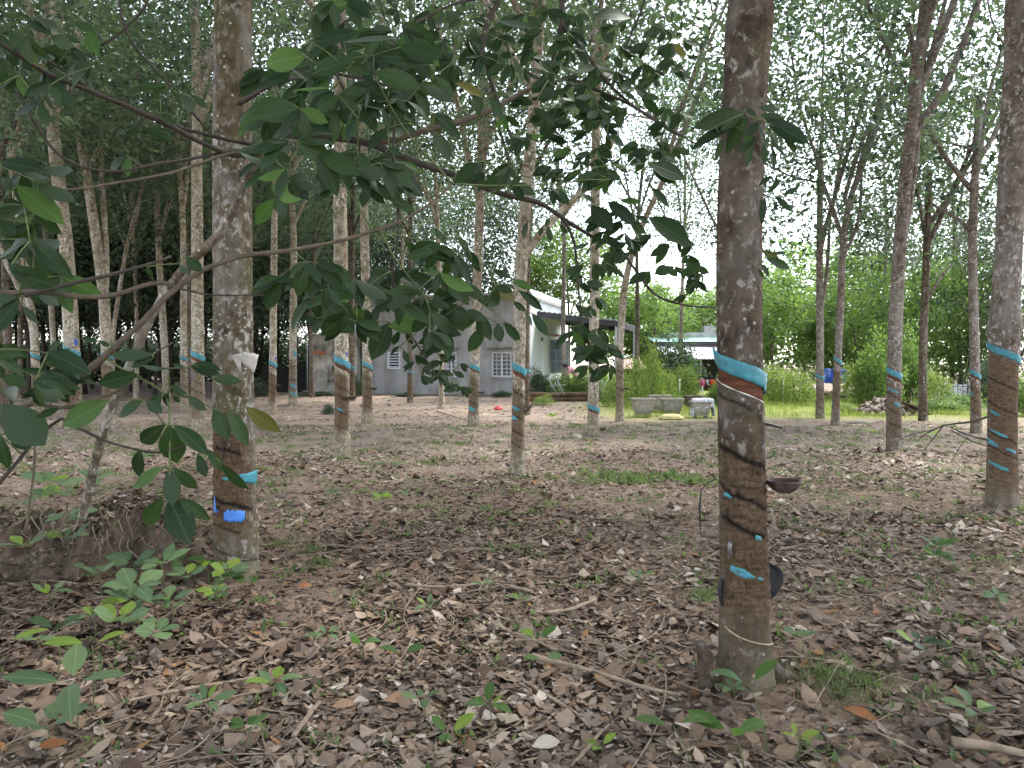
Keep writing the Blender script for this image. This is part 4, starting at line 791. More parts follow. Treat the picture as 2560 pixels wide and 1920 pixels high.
def garment(name, label, x0, x1, y0, y1, mat, seed, taper=.3):
    a, b = W(x0, y0, 25), W(x1, y1, 25); n, m = 10, 10; V = []
    for s_ in (0, .03):
        for i in range(m):
            f = i / (m - 1)
            for j in range(n):
                g = j / (n - 1); cx = (a[0] + b[0]) / 2; x = cx + (a[0] + (b[0] - a[0]) * g - cx) * (1 - taper * f); V.append((x, 24.975 + s_ * math.sin(math.pi * min(1, f * 3 + .3)) + .02 * math.sin(g * 9 + seed), a[2] + .01 + (b[2] - a[2]) * f * (1 + .15 * math.sin(g * 6 + seed))))
    F = []
    for s_ in (0, 1):
        for i in range(m - 1):
            for j in range(n - 1): q = s_ * n * m + i * n + j; F.append([q, q + 1, q + n + 1, q + n])
    return tag(obj(name, V, F, mat), label, 'garment', 'washing on the line')
garment('hanging_garment', 'pink garment hanging on the washing line', 1747, 1764, 950, 967, plain('pink_cloth', (.60, .18, .26), .9, .15, 9), 1, .55)
garment('hanging_garment', 'white and navy garment hanging on the washing line', 1765, 1772, 950, 962, plain('white_cloth', (.6, .62, .7), .9, .3, 30, dirt=(.05, .06, .15)), 2, .3)
garment('hanging_garment', 'red garment hanging on the washing line', 1774, 1790, 950, 964, plain('red_cloth', (.62, .06, .04), .9, .15, 9), 3, .2)
garment('hanging_garment', 'dark red garment hanging below the washing line', 1764, 1770, 962, 975, plain('maroon_cloth', (.16, .03, .04), .9, .15, 9), 4, .1)
lg = empty('timber_bed', W(1420, 905, 27) * np.array([1, 1, 0])); tag(lg, 'low bed edge of dark stacked timbers before the white house front', 'timber edging'); xa, xb = W(1318, 905, 27)[0], W(1508, 905, 27)[0]
for i, (f0, f1, z) in enumerate(((0, .52, .09), (.50, 1, .09), (.02, .48, .26), (.46, .98, .26))):
    P = np.array([(xa + (xb - xa) * f, 27 + .05 * i % .1 + rnd.uniform(-.03, .03), z + rnd.uniform(-.01, .01)) for f in np.linspace(f0, f1, 6)]); mb = MB(); mb.tube(P, [.085, .095, .09, .085, .09, .08], 10); mb.build('log', WOODD, lg, True)
MB().box((xb + .2, 27.1, .2), (.42, .3, .4)).build('stone_block', CONC2, lg, bevel=.05)
mb = MB(); mb.tube(np.array([W(1395, 990, 26.3), W(1370, 945, 26.5)]), .02, 6); mb.tube(np.array([W(1412, 988, 26.3), W(1392, 948, 26.5)]), .02, 6); mb.tube(np.array([W(1372, 965, 26.4), W(1415, 962, 26.4)]), .016, 6); mb.tube(np.array([W(1520, 985, 26.3), W(1498, 940, 26.6)]), .02, 6); mb.tube(np.array([W(1497, 985, 26.3), W(1524, 942, 26.6)]), .02, 6); mb.tube(np.array([W(1493, 970, 26.4), W(1526, 960, 26.6)]), .014, 6)
tag(mb.build('metal_stand', plain('pale_green_metal', (.24, .32, .28), .5, .1, 4), None, True), 'pale green crossed metal stand among the yard plants', 'stand')
# blue tarpaulin, white wall with railing, rubble pile
bt0, bt1 = W(2062, 905, 27), W(2120, 905, 27); n = 24; u = np.linspace(0, 1, n); X, Z = np.meshgrid(u, u); nz = fbm(np.stack([X.ravel() * 4, Z.ravel() * 3, X.ravel() * 0], 1), 1.5, 8).reshape(X.shape) - .5
V = np.stack([bt0[0] + (bt1[0] - bt0[0]) * X + .02 * nz, 27 + .18 * nz + .05 * np.sin(X * 25), W(2090, 958, 27)[2] + (W(2090, 922, 27)[2] - W(2090, 958, 27)[2] + .08 * nz) * Z], -1).reshape(-1, 3); i = np.arange(n - 1); a = (i[:, None] * n + i[None]).ravel()
tp = obj('tarpaulin', V, np.stack([a, a + 1, a + n + 1, a + n], 1), plain('tarp_blue', (.03, .10, .50), .45, .3, 8, dirt=(.22, .30, .55))); tp.modifiers.new('thick', 'SOLIDIFY').thickness = .01; tag(tp, 'creased blue tarpaulin hung between the slim rubber trees at right', 'tarpaulin')
gw = empty('railing_wall', W(2380, 905, 26) * np.array([1, 1, 0])); tag(gw, 'low white wall with thin bars half hidden by shrubs at right', 'wall'); g0, g1 = W(2360, 905, 26)[0], W(2432, 905, 26)[0]; ztop_ = W(2380, 962, 26)[2]
MB().box(((g0 + g1) / 2, 26.15, ztop_ / 2), (g1 - g0, .12, ztop_)).build('panel', plain('whitewash', (.68, .69, .7), .85, .08, 3), gw)
for i in range(7): MB().box((g0 + (g1 - g0) * i / 6, 26.0, ztop_ / 2 + .1), (.018, .018, ztop_ + .2)).build('bar', DARKMET, gw)
for z in (.25, ztop_ - .05): MB().box(((g0 + g1) / 2, 25.975, z), (g1 - g0, .02, .025)).build('rail', DARKMET, gw)
rp = empty('rubble_pile', W(2212, 905, 20.5) * np.array([1, 1, 0])); tag(rp, 'heap of broken stones and roof tiles behind the forked right tree', 'rubble pile'); STONE = plain('rubble_stone', (.30, .25, .215), .92, .4, 6, .4, dirt=(.13, .10, .085)); rk = []
for s_ in range(5):
    r_ = np.random.default_rng(s_); bm = bmesh.new(); bmesh.ops.create_icosphere(bm, subdivisions=1, radius=1.0)
    for v_ in bm.verts: v_.co = Vector(np.array(v_.co) * r_.uniform(.6, 1.1, 3) * np.array([1.1, .9, .6]))
    m_ = bpy.data.meshes.new('stone'); bm.to_mesh(m_); bm.free(); m_.materials.append(STONE if s_ != 3 else WOODD); rk.append(m_)
cx0 = W(2212, 905, 20.5)[0]
for i in range(170):
    a_, r_ = rnd.uniform(0, 6.28), math.sqrt(rnd.random()); x, y = math.cos(a_) * r_ * .9, math.sin(a_) * r_ * .7; h = max(0, (1 - r_ ** 1.4)) * (.46 if x < .4 else .40); link('stone', rk[rnd.randrange(5)], rp, (cx0 + x, 20.5 + y, h * rnd.uniform(.75, 1.05) + .03), (rnd.uniform(0, 6), rnd.uniform(0, 6), rnd.uniform(0, 6)), rnd.uniform(.05, .105))
V = []; core = np.array([(math.cos(a) * r, math.sin(a) * r * .78, (1 - (r / .9) ** 1.4) * .40 - .02) for r in (.01, .25, .5, .7, .88) for a in np.linspace(0, 6.283, 16, endpoint=False)]); F = [[i * 16 + j, i * 16 + (j + 1) % 16, i * 16 + 16 + (j + 1) % 16, i * 16 + 16 + j] for i in range(4) for j in range(16)]; obj('heap_core', core + np.array([cx0, 20.5, 0]), F, EARTH, rp)
for i in range(7): MB().box((cx0 + .35 + .12 * i, 20.05 + .05 * i, .33 - .045 * i), (.42, .3, .025), M=np.array(Matrix.Rotation(.35 + .05 * i, 3, 'Y') @ Matrix.Rotation(.3 * i, 3, 'Z'))).build('roof_tile', plain('tile_dark', (.10, .07, .06), .9, .3, 8), rp)
# ------------------------------------------------------------------ person bending over the yard plants
def person():
    d = 29.0; X = W(1424, 905, d)[0]; root = empty('person', (X, d, 0)); tag(root, 'person in pink top bending over the plants near the white house', 'person')
    J = {'pel': (.30, 0, .90), 'spine': (.20, 0, 1.03), 'chest': (.06, 0, 1.17), 'neck': (-.07, 0, 1.235), 'head0': (-.13, 0, 1.26), 'head1': (-.21, 0, 1.29)}
    V = [J[k] for k in ('pel', 'spine', 'chest', 'neck', 'head0', 'head1')]; E = [(0, 1), (1, 2), (2, 3), (3, 4), (4, 5)]; S = [.135, .12, .14, .055, .07, .085]
    for s_ in (-1, 1):
        b = len(V); V += [(.29, s_ * .10, .84), (.22, s_ * .11, .48), (.31, s_ * .11, .09), (.20, s_ * .12, .035)]; E += [(0, b), (b, b + 1), (b + 1, b + 2), (b + 2, b + 3)]; S += [.095, .062, .045, .04]
        b = len(V); V += [(.0, s_ * .19, 1.16), (-.10, s_ * .24, .90), (-.26, s_ * .18, .72), (-.31, s_ * .17, .67)]; E += [(2, b), (b, b + 1), (b + 1, b + 2), (b + 2, b + 3)]; S += [.055, .042, .032, .034]
        h = b + 3
        for k in range(5):
            c = len(V); o_ = (k - 2) * .014; L = (.045, .065, .07, .066, .05)[k]; p = np.array(V[h]); side = -1 if k == 0 else 1
            V += [tuple(p + np.array([-.02, o_ * 1.6, -.02])), tuple(p + np.array([-.02 - L * .5, o_ * 2.1, -.03 - L * .5])), tuple(p + np.array([-.025 - L * .5, o_ * 2.1, -.035 - L]))]; E += [(h, c), (c, c + 1), (c + 1, c + 2)]; S += [.010, .009, .007]
    m = bpy.data.meshes.new('body'); m.from_pydata(V, E, []); o = bpy.data.objects.new('body', m); sc.collection.objects.link(o); o.parent = root
    md = o.modifiers.new('skin', 'SKIN'); sv = m.skin_vertices[0] if m.skin_vertices else None
    if sv is None:
        bpy.context.view_layer.objects.active = o; bpy.ops.mesh.customdata_skin_add(); sv = m.skin_vertices[0]
    for i, r_ in enumerate(S): sv.data[i].radius = (r_, r_); sv.data[i].use_root = (i == 0)
    ss = o.modifiers.new('sub', 'SUBSURF'); ss.levels = 2; ss.render_levels = 2
    # colours by height and reach: skin, pink top, dark trousers
    t = NT('clothed_skin'); co = t.coord('Object'); sp = t.n('ShaderNodeSeparateXYZ'); t.l(co[0], co[1], sp, 0)
    tr = t.math('LESS_THAN', (sp, 2), .88); bx_ = t.math('GREATER_THAN', (sp, 0), .12); tr2 = t.math('MULTIPLY', (tr, 0), (bx_, 0)); sk = t.math('LESS_THAN', (sp, 0), -.085)
    a = t.mix(sk, 0, (.62, .30, .34), (.42, .24, .16)); b = t.mix(tr2, 0, (a, 2), (.04, .04, .06)); t.l(b, 2, t.p, 0); t.set(Roughness=.85); m.materials.append(t.m)
    bm = bmesh.new(); bmesh.ops.create_uvsphere(bm, u_segments=20, v_segments=14, radius=.105); hv = [v for v in bm.verts]
    for v in hv:
        q = np.array(v.co); q = q * np.array([1.12, .92, 1.0]); q[2] = q[2] if q[2] > -.02 or q[0] > .02 else -.02 + (q[2] + .02) * .3; v.co = Vector(q)
    hm = bpy.data.meshes.new('hair'); bm.to_mesh(hm); bm.free(); hm.materials.append(plain('black_hair', (.012, .011, .012), .5, .2, 20)); hm.polygons.foreach_set('use_smooth', [True] * len(hm.polygons))
    ho = bpy.data.objects.new('hair', hm); sc.collection.objects.link(ho); ho.parent = root; ho.location = (-.17, 0, 1.305)
    for s_ in (-1, 1):
        e = MB(); V2, F2 = lathe([(.003, -.012), (.012, -.006), (.014, .0), (.008, .008), (.002, .01)], 10); e.add(V2, F2); eo = link('ear', mkdata('ear', np.concatenate(e.V), e.F, t.m), root); eo.location = (-.165, s_ * .1, 1.27)
    nb = link('nose', mkdata('nose', *tube(np.array([(-.29, 0, 1.275), (-.305, 0, 1.25), (-.29, 0, 1.235)]), [.008, .014, .012], 8), t.m), root)
person()
# ------------------------------------------------------------------ shrubs, bushes and the far trees
def shrub_data(name, seed, n_clu, per, rx, rz, leaf, mat, clu=.2):
    r = np.random.default_rng(seed); C = []
    while len(C) < n_clu:
        p = r.normal(0, 1, 3); p /= np.linalg.norm(p); p *= r.uniform(.35, 1) ** .5; p[2] = abs(p[2]) * 1.0; q = p * np.array([rx, rx, rz]) * (1 + .35 * (vn((p * 2.2 + seed)[None], 1, seed)[0] - .5) * 2); C.append(q)
    C = np.array(C); C[:, 2] += .1 * rz; n = len(C) * per; cc = np.repeat(C, per, 0); off = r.normal(0, 1, (n, 3)) * clu * np.array([1, 1, .7]); pos = cc + off; pos[:, 2] = np.maximum(pos[:, 2], .03)
    V, F = scatter(QUAD, pos, r.uniform(0, 6.28, n), r.normal(-.25, .5, n), r.normal(0, .6, n), leaf * r.uniform(.6, 1.3, n)); tint = np.clip(np.repeat(fbm(C, 1.8 / rx, seed, 2), per) * 1.2 - .2 + r.normal(0, .16, n), 0, 1)
    return mkdata(name, V, F, mat, {'tint': np.repeat(tint, 4)}, smooth=False)
SHRUB = [shrub_data('foliage', 400 + i, 170, 24, 1.0, 1.25, .13, LEAF_BUSH, .17) for i in range(3)]
SHRUB_L = [shrub_data('foliage', 410 + i, 130, 22, 1.0, 1.2, .11, LEAF_BUSH2, .17) for i in range(3)]
SHRUB_D = [shrub_data('foliage', 420 + i, 170, 24, 1.0, 1.25, .14, LEAF_CROWN, .18) for i in range(2)]
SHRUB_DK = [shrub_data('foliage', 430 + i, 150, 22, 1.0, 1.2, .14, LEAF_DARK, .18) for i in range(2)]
STEMS = []
for i in range(3):
    r = np.random.default_rng(440 + i); mb = MB()
    for k in range(7):
        a, s = r.uniform(0, 6.28), r.uniform(.2, .75); mb.tube(smoothline(np.array([(0.04 * math.cos(a), .04 * math.sin(a), -.05), (s * .4 * math.cos(a), s * .4 * math.sin(a), .45), (s * math.cos(a + .3), s * math.sin(a + .3), 1.0)]), .12), np.linspace(.025, .008, len(smoothline(np.array([(0.04 * math.cos(a), .04 * math.sin(a), -.05), (s * .4 * math.cos(a), s * .4 * math.sin(a), .45), (s * math.cos(a + .3), s * math.sin(a + .3), 1.0)]), .12))), 5)
    STEMS.append(mkdata('stem', np.concatenate(mb.V), mb.F, TWIG))
def shrub(x, d, wpx, ytop, kind, label, group='shrubs round the yard', cat='shrub', zoff=0.0, name='shrub'):
    X = W(x, 905, d)[0]; h = W(x, ytop, d)[2]; w = wpx * d / FPX / 2; root = empty(name, (X, d, zoff)); tag(root, label, cat, group); s = rnd.randrange(9)
    link('foliage', kind[s % len(kind)], root, (X, d, zoff), (0, 0, rnd.uniform(0, 6.28)), (w, w * .85, max(.15, (h - zoff) / 1.42))); link('stem', STEMS[s % 3], root, (X, d, zoff), (0, 0, rnd.uniform(0, 6.28)), (w * .8, w * .8, h * .75)); return root
for x, d, w, yt, k, lab in (
    (1345, 28.5, 70, 915, SHRUB_DK, 'dark low shrub against the foot of the white house wall'), (1400, 28.2, 80, 932, SHRUB, 'leafy green shrub under the open window of the white house'), (1455, 28.3, 90, 930, SHRUB, 'green shrub beside the bending person'),
    (1515, 27.5, 80, 930, SHRUB_L, 'yellow-green shrub above the end of the timber edging'), (1545, 24.0, 90, 925, SHRUB_L, 'lime shrub left of the planter row'), (1600, 25.0, 110, 880, SHRUB_L, 'tall lime shrub at the foot of the outer awning post'),
    (1628, 23.0, 70, 850, SHRUB_L, 'slender tall lime shrub rising behind the first planter'), (1668, 24.0, 90, 915, SHRUB_L, 'bushy lime shrub behind the middle planters'), (1712, 25.5, 90, 905, SHRUB_L, 'lime shrub in front of the dark low house'), (1796, 24.0, 60, 955, SHRUB, 'green shrub at the right end of the washing'),
    (1690, 33.0, 150, 850, SHRUB_D, 'loose grey-green shrub hiding the left part of the corrugated awning'), (1930, 26.0, 130, 905, SHRUB_L, 'pale lime shrub just right of the nearest trunk'), (1990, 25.0, 110, 915, SHRUB_L, 'pale shrub at the edge of the bright grass'), (2150, 24.5, 110, 900, SHRUB_L, 'lime leafy shrub right of the blue tarpaulin'),
    (2190, 24.0, 120, 860, SHRUB, 'green shrub behind the rubble pile'), (2270, 25.0, 120, 850, SHRUB, 'broad green shrub behind the right rubble end'), (2345, 23.5, 90, 920, SHRUB_L, 'lime shrub left of the white railing wall'), (2410, 22.5, 90, 985, SHRUB, 'low green shrub before the white railing wall'), (2350, 21.0, 120, 1000, SHRUB, 'low spreading shrub near the dark-barked tree'),
    (2540, 20.0, 110, 930, SHRUB, 'green shrub beyond the trunk at the right edge'), (2480, 24.0, 110, 900, SHRUB_D, 'dark green shrub behind the tree with dead twigs'), (2112, 20.6, 60, 1005, SHRUB_L, 'small lime weed clump between slim trees and rubble'),
    (620, 31.0, 110, 945, SHRUB_DK, 'dark low shrub between the mossy trunk and the board fence'), (790, 31.5, 90, 985, SHRUB_DK, 'low dark plants at the foot of the stained annex'), (900, 31.5, 60, 940, SHRUB_DK, 'dark shrub in the gap between annex and grey wall'), (1255, 30.5, 60, 975, SHRUB_DK, 'small dark shrub under the larger barred window'), (1015, 30.8, 60, 985, SHRUB_DK, 'low dark weeds under the louvred vent'), (820, 20.5, 34, 1010, SHRUB_D, 'small green plant on the ground left of the tagged tree'), (1358, 24.5, 60, 985, SHRUB_L, 'small yellow-green plant before the timber edging')):
    shrub(x, d, w, yt, k, lab)
for x, d, i in UNDER: shrub(x, d, 190, 800 + (i * 37) % 40, SHRUB_DK, 'dense dark undergrowth bush behind the wood, %s from the left' % ORD[i], 'undergrowth bushes of the wood')
# leafy trees beyond the yard and along the right side
def leafy_tree(x, d, wpx, ytop, ybot, kind, label, trunk=.09, group='leafy trees beyond the yard', name='leafy_tree', mat=None):
    X = W(x, 905, d)[0]; z1, z0 = W(x, ytop, d)[2], W(x, ybot, d)[2]; w = wpx * d / FPX / 2; root = empty(name, (X, d, 0)); tag(root, label, 'tree', group)
    P = smoothline(np.array([(X, d, -.1), (X + .1, d, z0 * .6), (X - .1, d, z0 + (z1 - z0) * .5)]), .3); mb = MB(); mb.tube(P, np.linspace(trunk, trunk * .5, len(P)), 9); mb.build('trunk', mat or BARK_MID, root, True)
    for j in range(3): link('limb', LIMB[BARK_MID.name][rnd.randrange(4)], root, (X, d, z0 * .7 + .3 * j), (0, 0, rnd.uniform(0, 6.28)), max(.3, (z1 - z0) / 8))
    link('crown', kind[rnd.randrange(len(kind))], root, (X, d, z0), (0, 0, rnd.uniform(0, 6.28)), (w / 3.0, w / 3.0, (z1 - z0) / 7.0)); return root
for x, d, w, yt, yb, k, lab in (
    (1930, 31, 230, 690, 960, CROWN_FAR, 'round bright green tree filling the gap right of the nearest trunk'), (2010, 36, 260, 720, 940, CROWN_FAR, 'bright leafy tree behind the slim rubber trees'), (2140, 30, 230, 700, 950, CROWN_FAR, 'bright green tree behind the blue tarpaulin'), (2270, 33, 280, 640, 950, CROWN_FAR, 'large leafy tree behind the rubble pile'), (2400, 29, 250, 640, 960, CROWN_FAR, 'dark leafy tree behind the white railing wall'), (2520, 27, 260, 560, 960, CROWN_BACK, 'dark leafy tree at the right edge'), (2340, 40, 300, 600, 900, CROWN_BACK, 'tall dark tree deep behind the right rubber trees'),
    (1540, 46, 200, 690, 900, CROWN_FAR, 'pale green tree above the metal awning'), (1640, 44, 170, 700, 905, CROWN_FAR, 'feathery lime tree rising left of the low house'), (1760, 56, 240, 720, 880, CROWN_FAR, 'hazy green tree on the slope behind the low house'), (1690, 62, 260, 735, 880, CROWN_FAR, 'distant round tree above the teal roof'), (1850, 60, 240, 700, 880, CROWN_FAR, 'distant green tree hidden behind the nearest trunk'), (1600, 64, 260, 715, 880, CROWN_FAR, 'distant tree crown left of the low house roof'),
    (1420, 42, 230, 560, 760, CROWN_FAR, 'leafy tree spreading over the white house front'), (1330, 46, 260, 480, 800, CROWN_BACK, 'tall tree behind the white house'), (1150, 44, 300, 430, 800, CROWN_BACK, 'broad tree behind the grey wall'), (980, 43, 280, 440, 820, CROWN_BACK, 'dark tree behind the annex and grey wall end'), (2050, 60, 340, 600, 900, CROWN_FAR, 'far tree above the bright shrubs at right'), (2230, 62, 340, 560, 900, CROWN_BACK, 'far tall tree at right')):
    leafy_tree(x, d, w, yt, yb, k, lab)
# further rubber trees whose crowns close the canopy
for i, (x, d, cr, lab) in enumerate(((1700, 34, 6.4, 'distant rubber tree with high crown above the low house'), (1590, 31, 7.0, 'distant slim rubber tree left of the low house'), (1830, 27, 5.6, 'rubber tree mostly hidden behind the nearest trunk'), (2210, 33, 6.5, 'far rubber tree of the right rows'), (2380, 31, 6.0, 'far rubber tree behind the twiggy right tree'), (1410, 30, 6.5, 'rubber tree by the corner of the white house front'), (1000, 36, 6.0, 'rubber tree rising behind the grey wall'), (780, 30, 5.6, 'rubber tree behind the stained annex wall'), (600, 28, 5.4, 'rubber tree hidden behind the mossy trunk'), (340, 30, 5.4, 'thin rubber tree in the third left row'), (200, 33, 5.4, 'thin rubber tree deep between the left rows'))):
    tree('x%d' % i, d, [(x, 0), (x + rnd.uniform(-8, 8), 800), (x + rnd.uniform(-14, 14), 560), (x + rnd.uniform(-20, 20), 400)], .19 * FPX / d, lab, (BARK_PALE, BARK_MID, BARK_GREY)[i % 3], None, crown=cr, sides=14, step=.05, ctype=CROWN, group='outer rubber trees of the grove')
# ------------------------------------------------------------------ earth mound with roots at the left
def mound():
    base = G(190, 1445); root = empty('earth_mound', (base[0], base[1] + .5, 0)); tag(root, 'dug-up earth bank with hanging roots left of the mossy trunk', 'mound')
    cx, cy = -3.3, 5.45; n = 70; m = 46; u = np.linspace(-1, 1, n); v = np.linspace(-1, 1, m); U, Vv = np.meshgrid(u, v); X = cx + U * 1.35; Y = cy + Vv * .85
    q = np.abs(U) ** 2.2; fn = fbm(np.stack([U.ravel() * 3, U.ravel() * 0, Vv.ravel()], 1), 1.3, 91).reshape(U.shape) - .5; fr = np.clip((Vv + .70 + fn * .75) / .34, 0, 1); bk = np.clip((1 - Vv) / 1.1, 0, 1); h = .47 * (1 - q) * (fr * fr * (3 - 2 * fr)) * (bk * (2 - bk)) * np.clip(.9 + .35 * np.sin(U * 2.2 - .5), .3, 1.3)
    P = np.stack([X, Y, X * 0], -1).reshape(-1, 3); nz = (fbm(P, 3.5, 31, 4) - .5).reshape(X.shape); Z = gz(X, Y) - .02 + h + (nz * .34 + (fbm(P, 11, 61, 3).reshape(X.shape) - .5) * .16) * np.clip(h * 4, 0, 1); Y = Y + nz * .12 + (fbm(P, 9, 5).reshape(X.shape) - .5) * .08
    i = np.arange(n - 1); j = np.arange(m - 1); a = (j[:, None] * n + i[None]).ravel(); F = np.stack([a, a + 1, a + n + 1, a + n], 1); obj('bank', np.stack([X, Y, Z], -1).reshape(-1, 3), F, EARTH, root)
    r = random.Random(3); pale = plain('root_pale', (.22, .175, .13), .9, .3, 20)
    for k in range(70):
        x = r.uniform(30, 440); y = r.uniform(1250, 1360); d = 4.78 + r.uniform(-.08, .1); p = W(x, y, d); L = r.uniform(.08, .30); P = [p]
        for s in range(5): P.append(P[-1] + np.array([r.uniform(-.05, .05), r.uniform(-.02, .01), -L / 5 * r.uniform(.4, 1.3)]))
        mb = MB(); Q = smoothline(np.array(P), .02); mb.tube(Q, np.linspace(r.uniform(.003, .006), .0012, len(Q)), 5); mb.build('root', pale if k % 3 == 0 else TWIG, root, True)
    def top(x, y):
        return float(np.interp(0, [0, 1], [0, 1])) 
    return X, Y, Z
MX, MY, MZ = mound()
def mound_z(x, y):
    i = np.clip(((x + 3.3) / 1.35 + 1) / 2 * 69, 0, 69).astype(int); j = np.clip(((y - 5.45) / .85 + 1) / 2 * 45, 0, 45).astype(int); ins = (np.abs(x + 3.3) < 1.35) & (np.abs(y - 5.45) < .85); return np.where(ins, MZ[j, i], -9)
# ------------------------------------------------------------------ low branches hanging into the view: two leaning young rubber trees
CR = {'c1': (0, 0, .4219), 'c2': (850, 0, .4219), 'c3': (1660, 0, .4219), 'c4': (0, 600, .4219), 'c5': (700, 650, .3315), 'c6': (1250, 650, .3315), 'g': (0, 1000, .3165), 'LL': (0, 500, .3918)}
def dep(x): return float(np.interp(x, [0, 300, 640, 1130, 1500, 1800, 2000], [2.35, 2.3, 2.45, 2.9, 3.6, 4.3, 4.5]))
class Hang:
    def __init__(s, root): s.root = root; s.samp = []; s.leaves = []; s.mb = {}
    def branch(s, pts, r0, r1, mat, name='branch', sides=9):
        P = np.array([W(*p) for p in pts]); Q = smoothline(P, .03); k = len(Q); w = fbm(Q, 14, 3, 2) - .5; rad = np.linspace(r0, r1, k) * (1 + .35 * w); Q = Q + (np.stack([fbm(Q, 5, 11, 2), fbm(Q, 5, 12, 2), fbm(Q, 5, 13, 2)], 1) - .5) * .02
        mb = MB(); mb.tube(Q, rad, sides); o = mb.build(name, mat, s.root, True); s.samp.append(Q); return o
    def leaf(s, bx, by, tx, ty, d=None, mat=None, wide=1.0, tilt=None):
        d = dep((bx + tx) / 2) if d is None else d; L = math.hypot(tx - bx, ty - by); r = rnd
        b = W(bx, by, d); t = W(tx, ty, d + r.uniform(-.35, .25) * L * d / FPX)
        up = np.array([r.uniform(-.55, .55), r.uniform(-1, -.45), r.uniform(-.15, .75)]) * (-1 if r.random() < .12 else 1) if tilt is None else np.array(tilt, float); s.leaves.append((b, t, up, mat, wide))
    def finish(s, maxlen=.55):
        S = np.concatenate(s.samp); node = [S[i] for i in range(len(S))]; A = np.array(node)
        B = np.array([l[0] for l in s.leaves]); dist = np.linalg.norm(B[:, None] - A[None], axis=2).min(1); order = list(np.argsort(dist))
        big = set(sorted(range(len(s.leaves)), key=lambda i: -np.linalg.norm(s.leaves[i][1] - s.leaves[i][0]))[:295]); SV, SF, SU, sn = [], [], [], 0
        for i in order:
            b, t, up, mat, wide = s.leaves[i]; D = np.linalg.norm(A - b, axis=1); j = int(np.argmin(D)); p = A[j]
            if D[j] > .004:
                mid = (p + b) / 2 + np.array([0, 0, .06 * D[j]]); Q = smoothline(np.array([p, mid, b]), .03); MB().tube(Q, np.linspace(.0026 + .002 * min(1, D[j]), .0016, len(Q)), 5).build('leaf_stalk', PETIOLE, s.root, True); A = np.concatenate([A, Q[len(Q) // 2:]])
            m = mat or (LEAF_YEL if rnd.random() < .012 else LEAF_FRESH if rnd.random() < .06 else LEAF_NEAR)
            if i in big: put_leaf(s.root, b, t, up, m, None, wide); continue
            (lv, lf, lu), _ = LEAFV[rnd.randrange(len(LEAFV))]; B = basis(t - b, up); L_ = np.linalg.norm(t - b); SV.append((lv * np.array([1, wide, 1]) * L_) @ B.T + b); SF.append(lf + sn); SU.append(lu); sn += len(lv)
        if SV: tag(obj('small_leaves', np.concatenate(SV), np.concatenate(SF), LEAF_NEAR, s.root, uv=np.concatenate(SU)), kind='stuff')
    def spray(s, cx, cy, rx, ry, n, L, d, mat=None, seed=0, droop=.7, spread=1.0):
        r = random.Random(seed)
        for k in range(n // 3 + 1):
            a, q = r.uniform(0, 6.28), math.sqrt(r.random()); x, y = cx + rx * q * math.cos(a), cy + ry * q * math.sin(a); dd = d + r.uniform(-.3, .3) * spread; ang = r.uniform(-.6, 3.74)
            for j in (-1, 0, 1):
                an = ang + j * r.uniform(.5, .95); l = L * r.uniform(.7, 1.25); tx, ty = x + l * math.cos(an), y + l * (math.sin(an) * (1 - droop) + droop * r.uniform(.35, 1)); s.leaf(x + r.uniform(-2, 2), y + r.uniform(-2, 2), tx, ty, dd, mat)
mb_ = G(215, 1400)
ltA = empty('leaning_tree', (-2.75, 4.75, .2)); tag(ltA, 'leaning lichen-covered young rubber tree crossing the mossy trunk, branches reaching right', 'tree'); HA_ = Hang(ltA)
HA_.branch([(205, 1300, 4.75), (262, 1060, 4.55), (314, 935, 4.4), (376, 794, 4.3), (430, 705, 4.2), (490, 636, 4.1), (551, 588, 4.0), (585, 525, 3.95), (605, 473, 3.9), (641, 385, 3.8), (672, 342, 3.7), (690, 332, 3.65)], .028, .022, TWIG_PALE, 'trunk', 12)
HA_.branch([(686, 334, 3.66), (713, 331, 3.6), (762, 343, 3.5), (852, 342, 3.4), (940, 360, 3.4), (1031, 396, 3.4), (1076, 417, 3.45), (1181, 451, 3.5), (1227, 475, 3.55), (1302, 493, 3.6), (1350, 502, 3.65), (1407, 548, 3.8), (1483, 591, 4.0), (1545, 613, 4.1), (1600, 690, 4.2), (1640, 745, 4.3), (1720, 768, 4.4), (1792, 766, 4.5)], .019, .005, TWIG_DARK)
HA_.branch([(935, 358, 3.4), (1019, 339, 3.4), (1061, 331, 3.42), (1145, 304, 3.5), (1230, 278, 3.6), (1293, 236, 3.7), (1356, 211, 3.8), (1420, 194, 3.9), (1500, 150, 4.0)], .016, .006, TWIG)
HA_.branch([(1250, 270, 3.6), (1220, 180, 3.6), (1200, 85, 3.6), (1230, 20, 3.6), (1290, -60, 3.6)], .010, .005, TWIG_DARK)
HA_.branch([(1356, 211, 3.8), (1400, 160, 3.8), (1410, 60, 3.8), (1395, -40, 3.8)], .010, .005, TWIG_DARK)
HA_.branch([(1420, 194, 3.9), (1560, 250, 3.9), (1640, 300, 4.0), (1740, 360, 4.1)], .010, .004, TWIG_DARK)
HA_.branch([(1407, 548, 3.8), (1436, 600, 3.8), (1441, 650, 3.8), (1446, 716, 3.8), (1456, 793, 3.8), (1465, 849, 3.8), (1482, 872, 3.8), (1500, 930, 3.8)], .008, .003, TWIG_DARK)
HA_.branch([(641, 378, 3.8), (587, 395, 3.7), (551, 380, 3.65), (500, 356, 3.6), (392, 298, 3.4), (271, 247, 3.3), (211, 223, 3.2), (136, 193, 3.1), (90, 169, 3.0), (45, 136, 2.9), (-40, 80, 2.8)], .013, .008, TWIG_DARK)
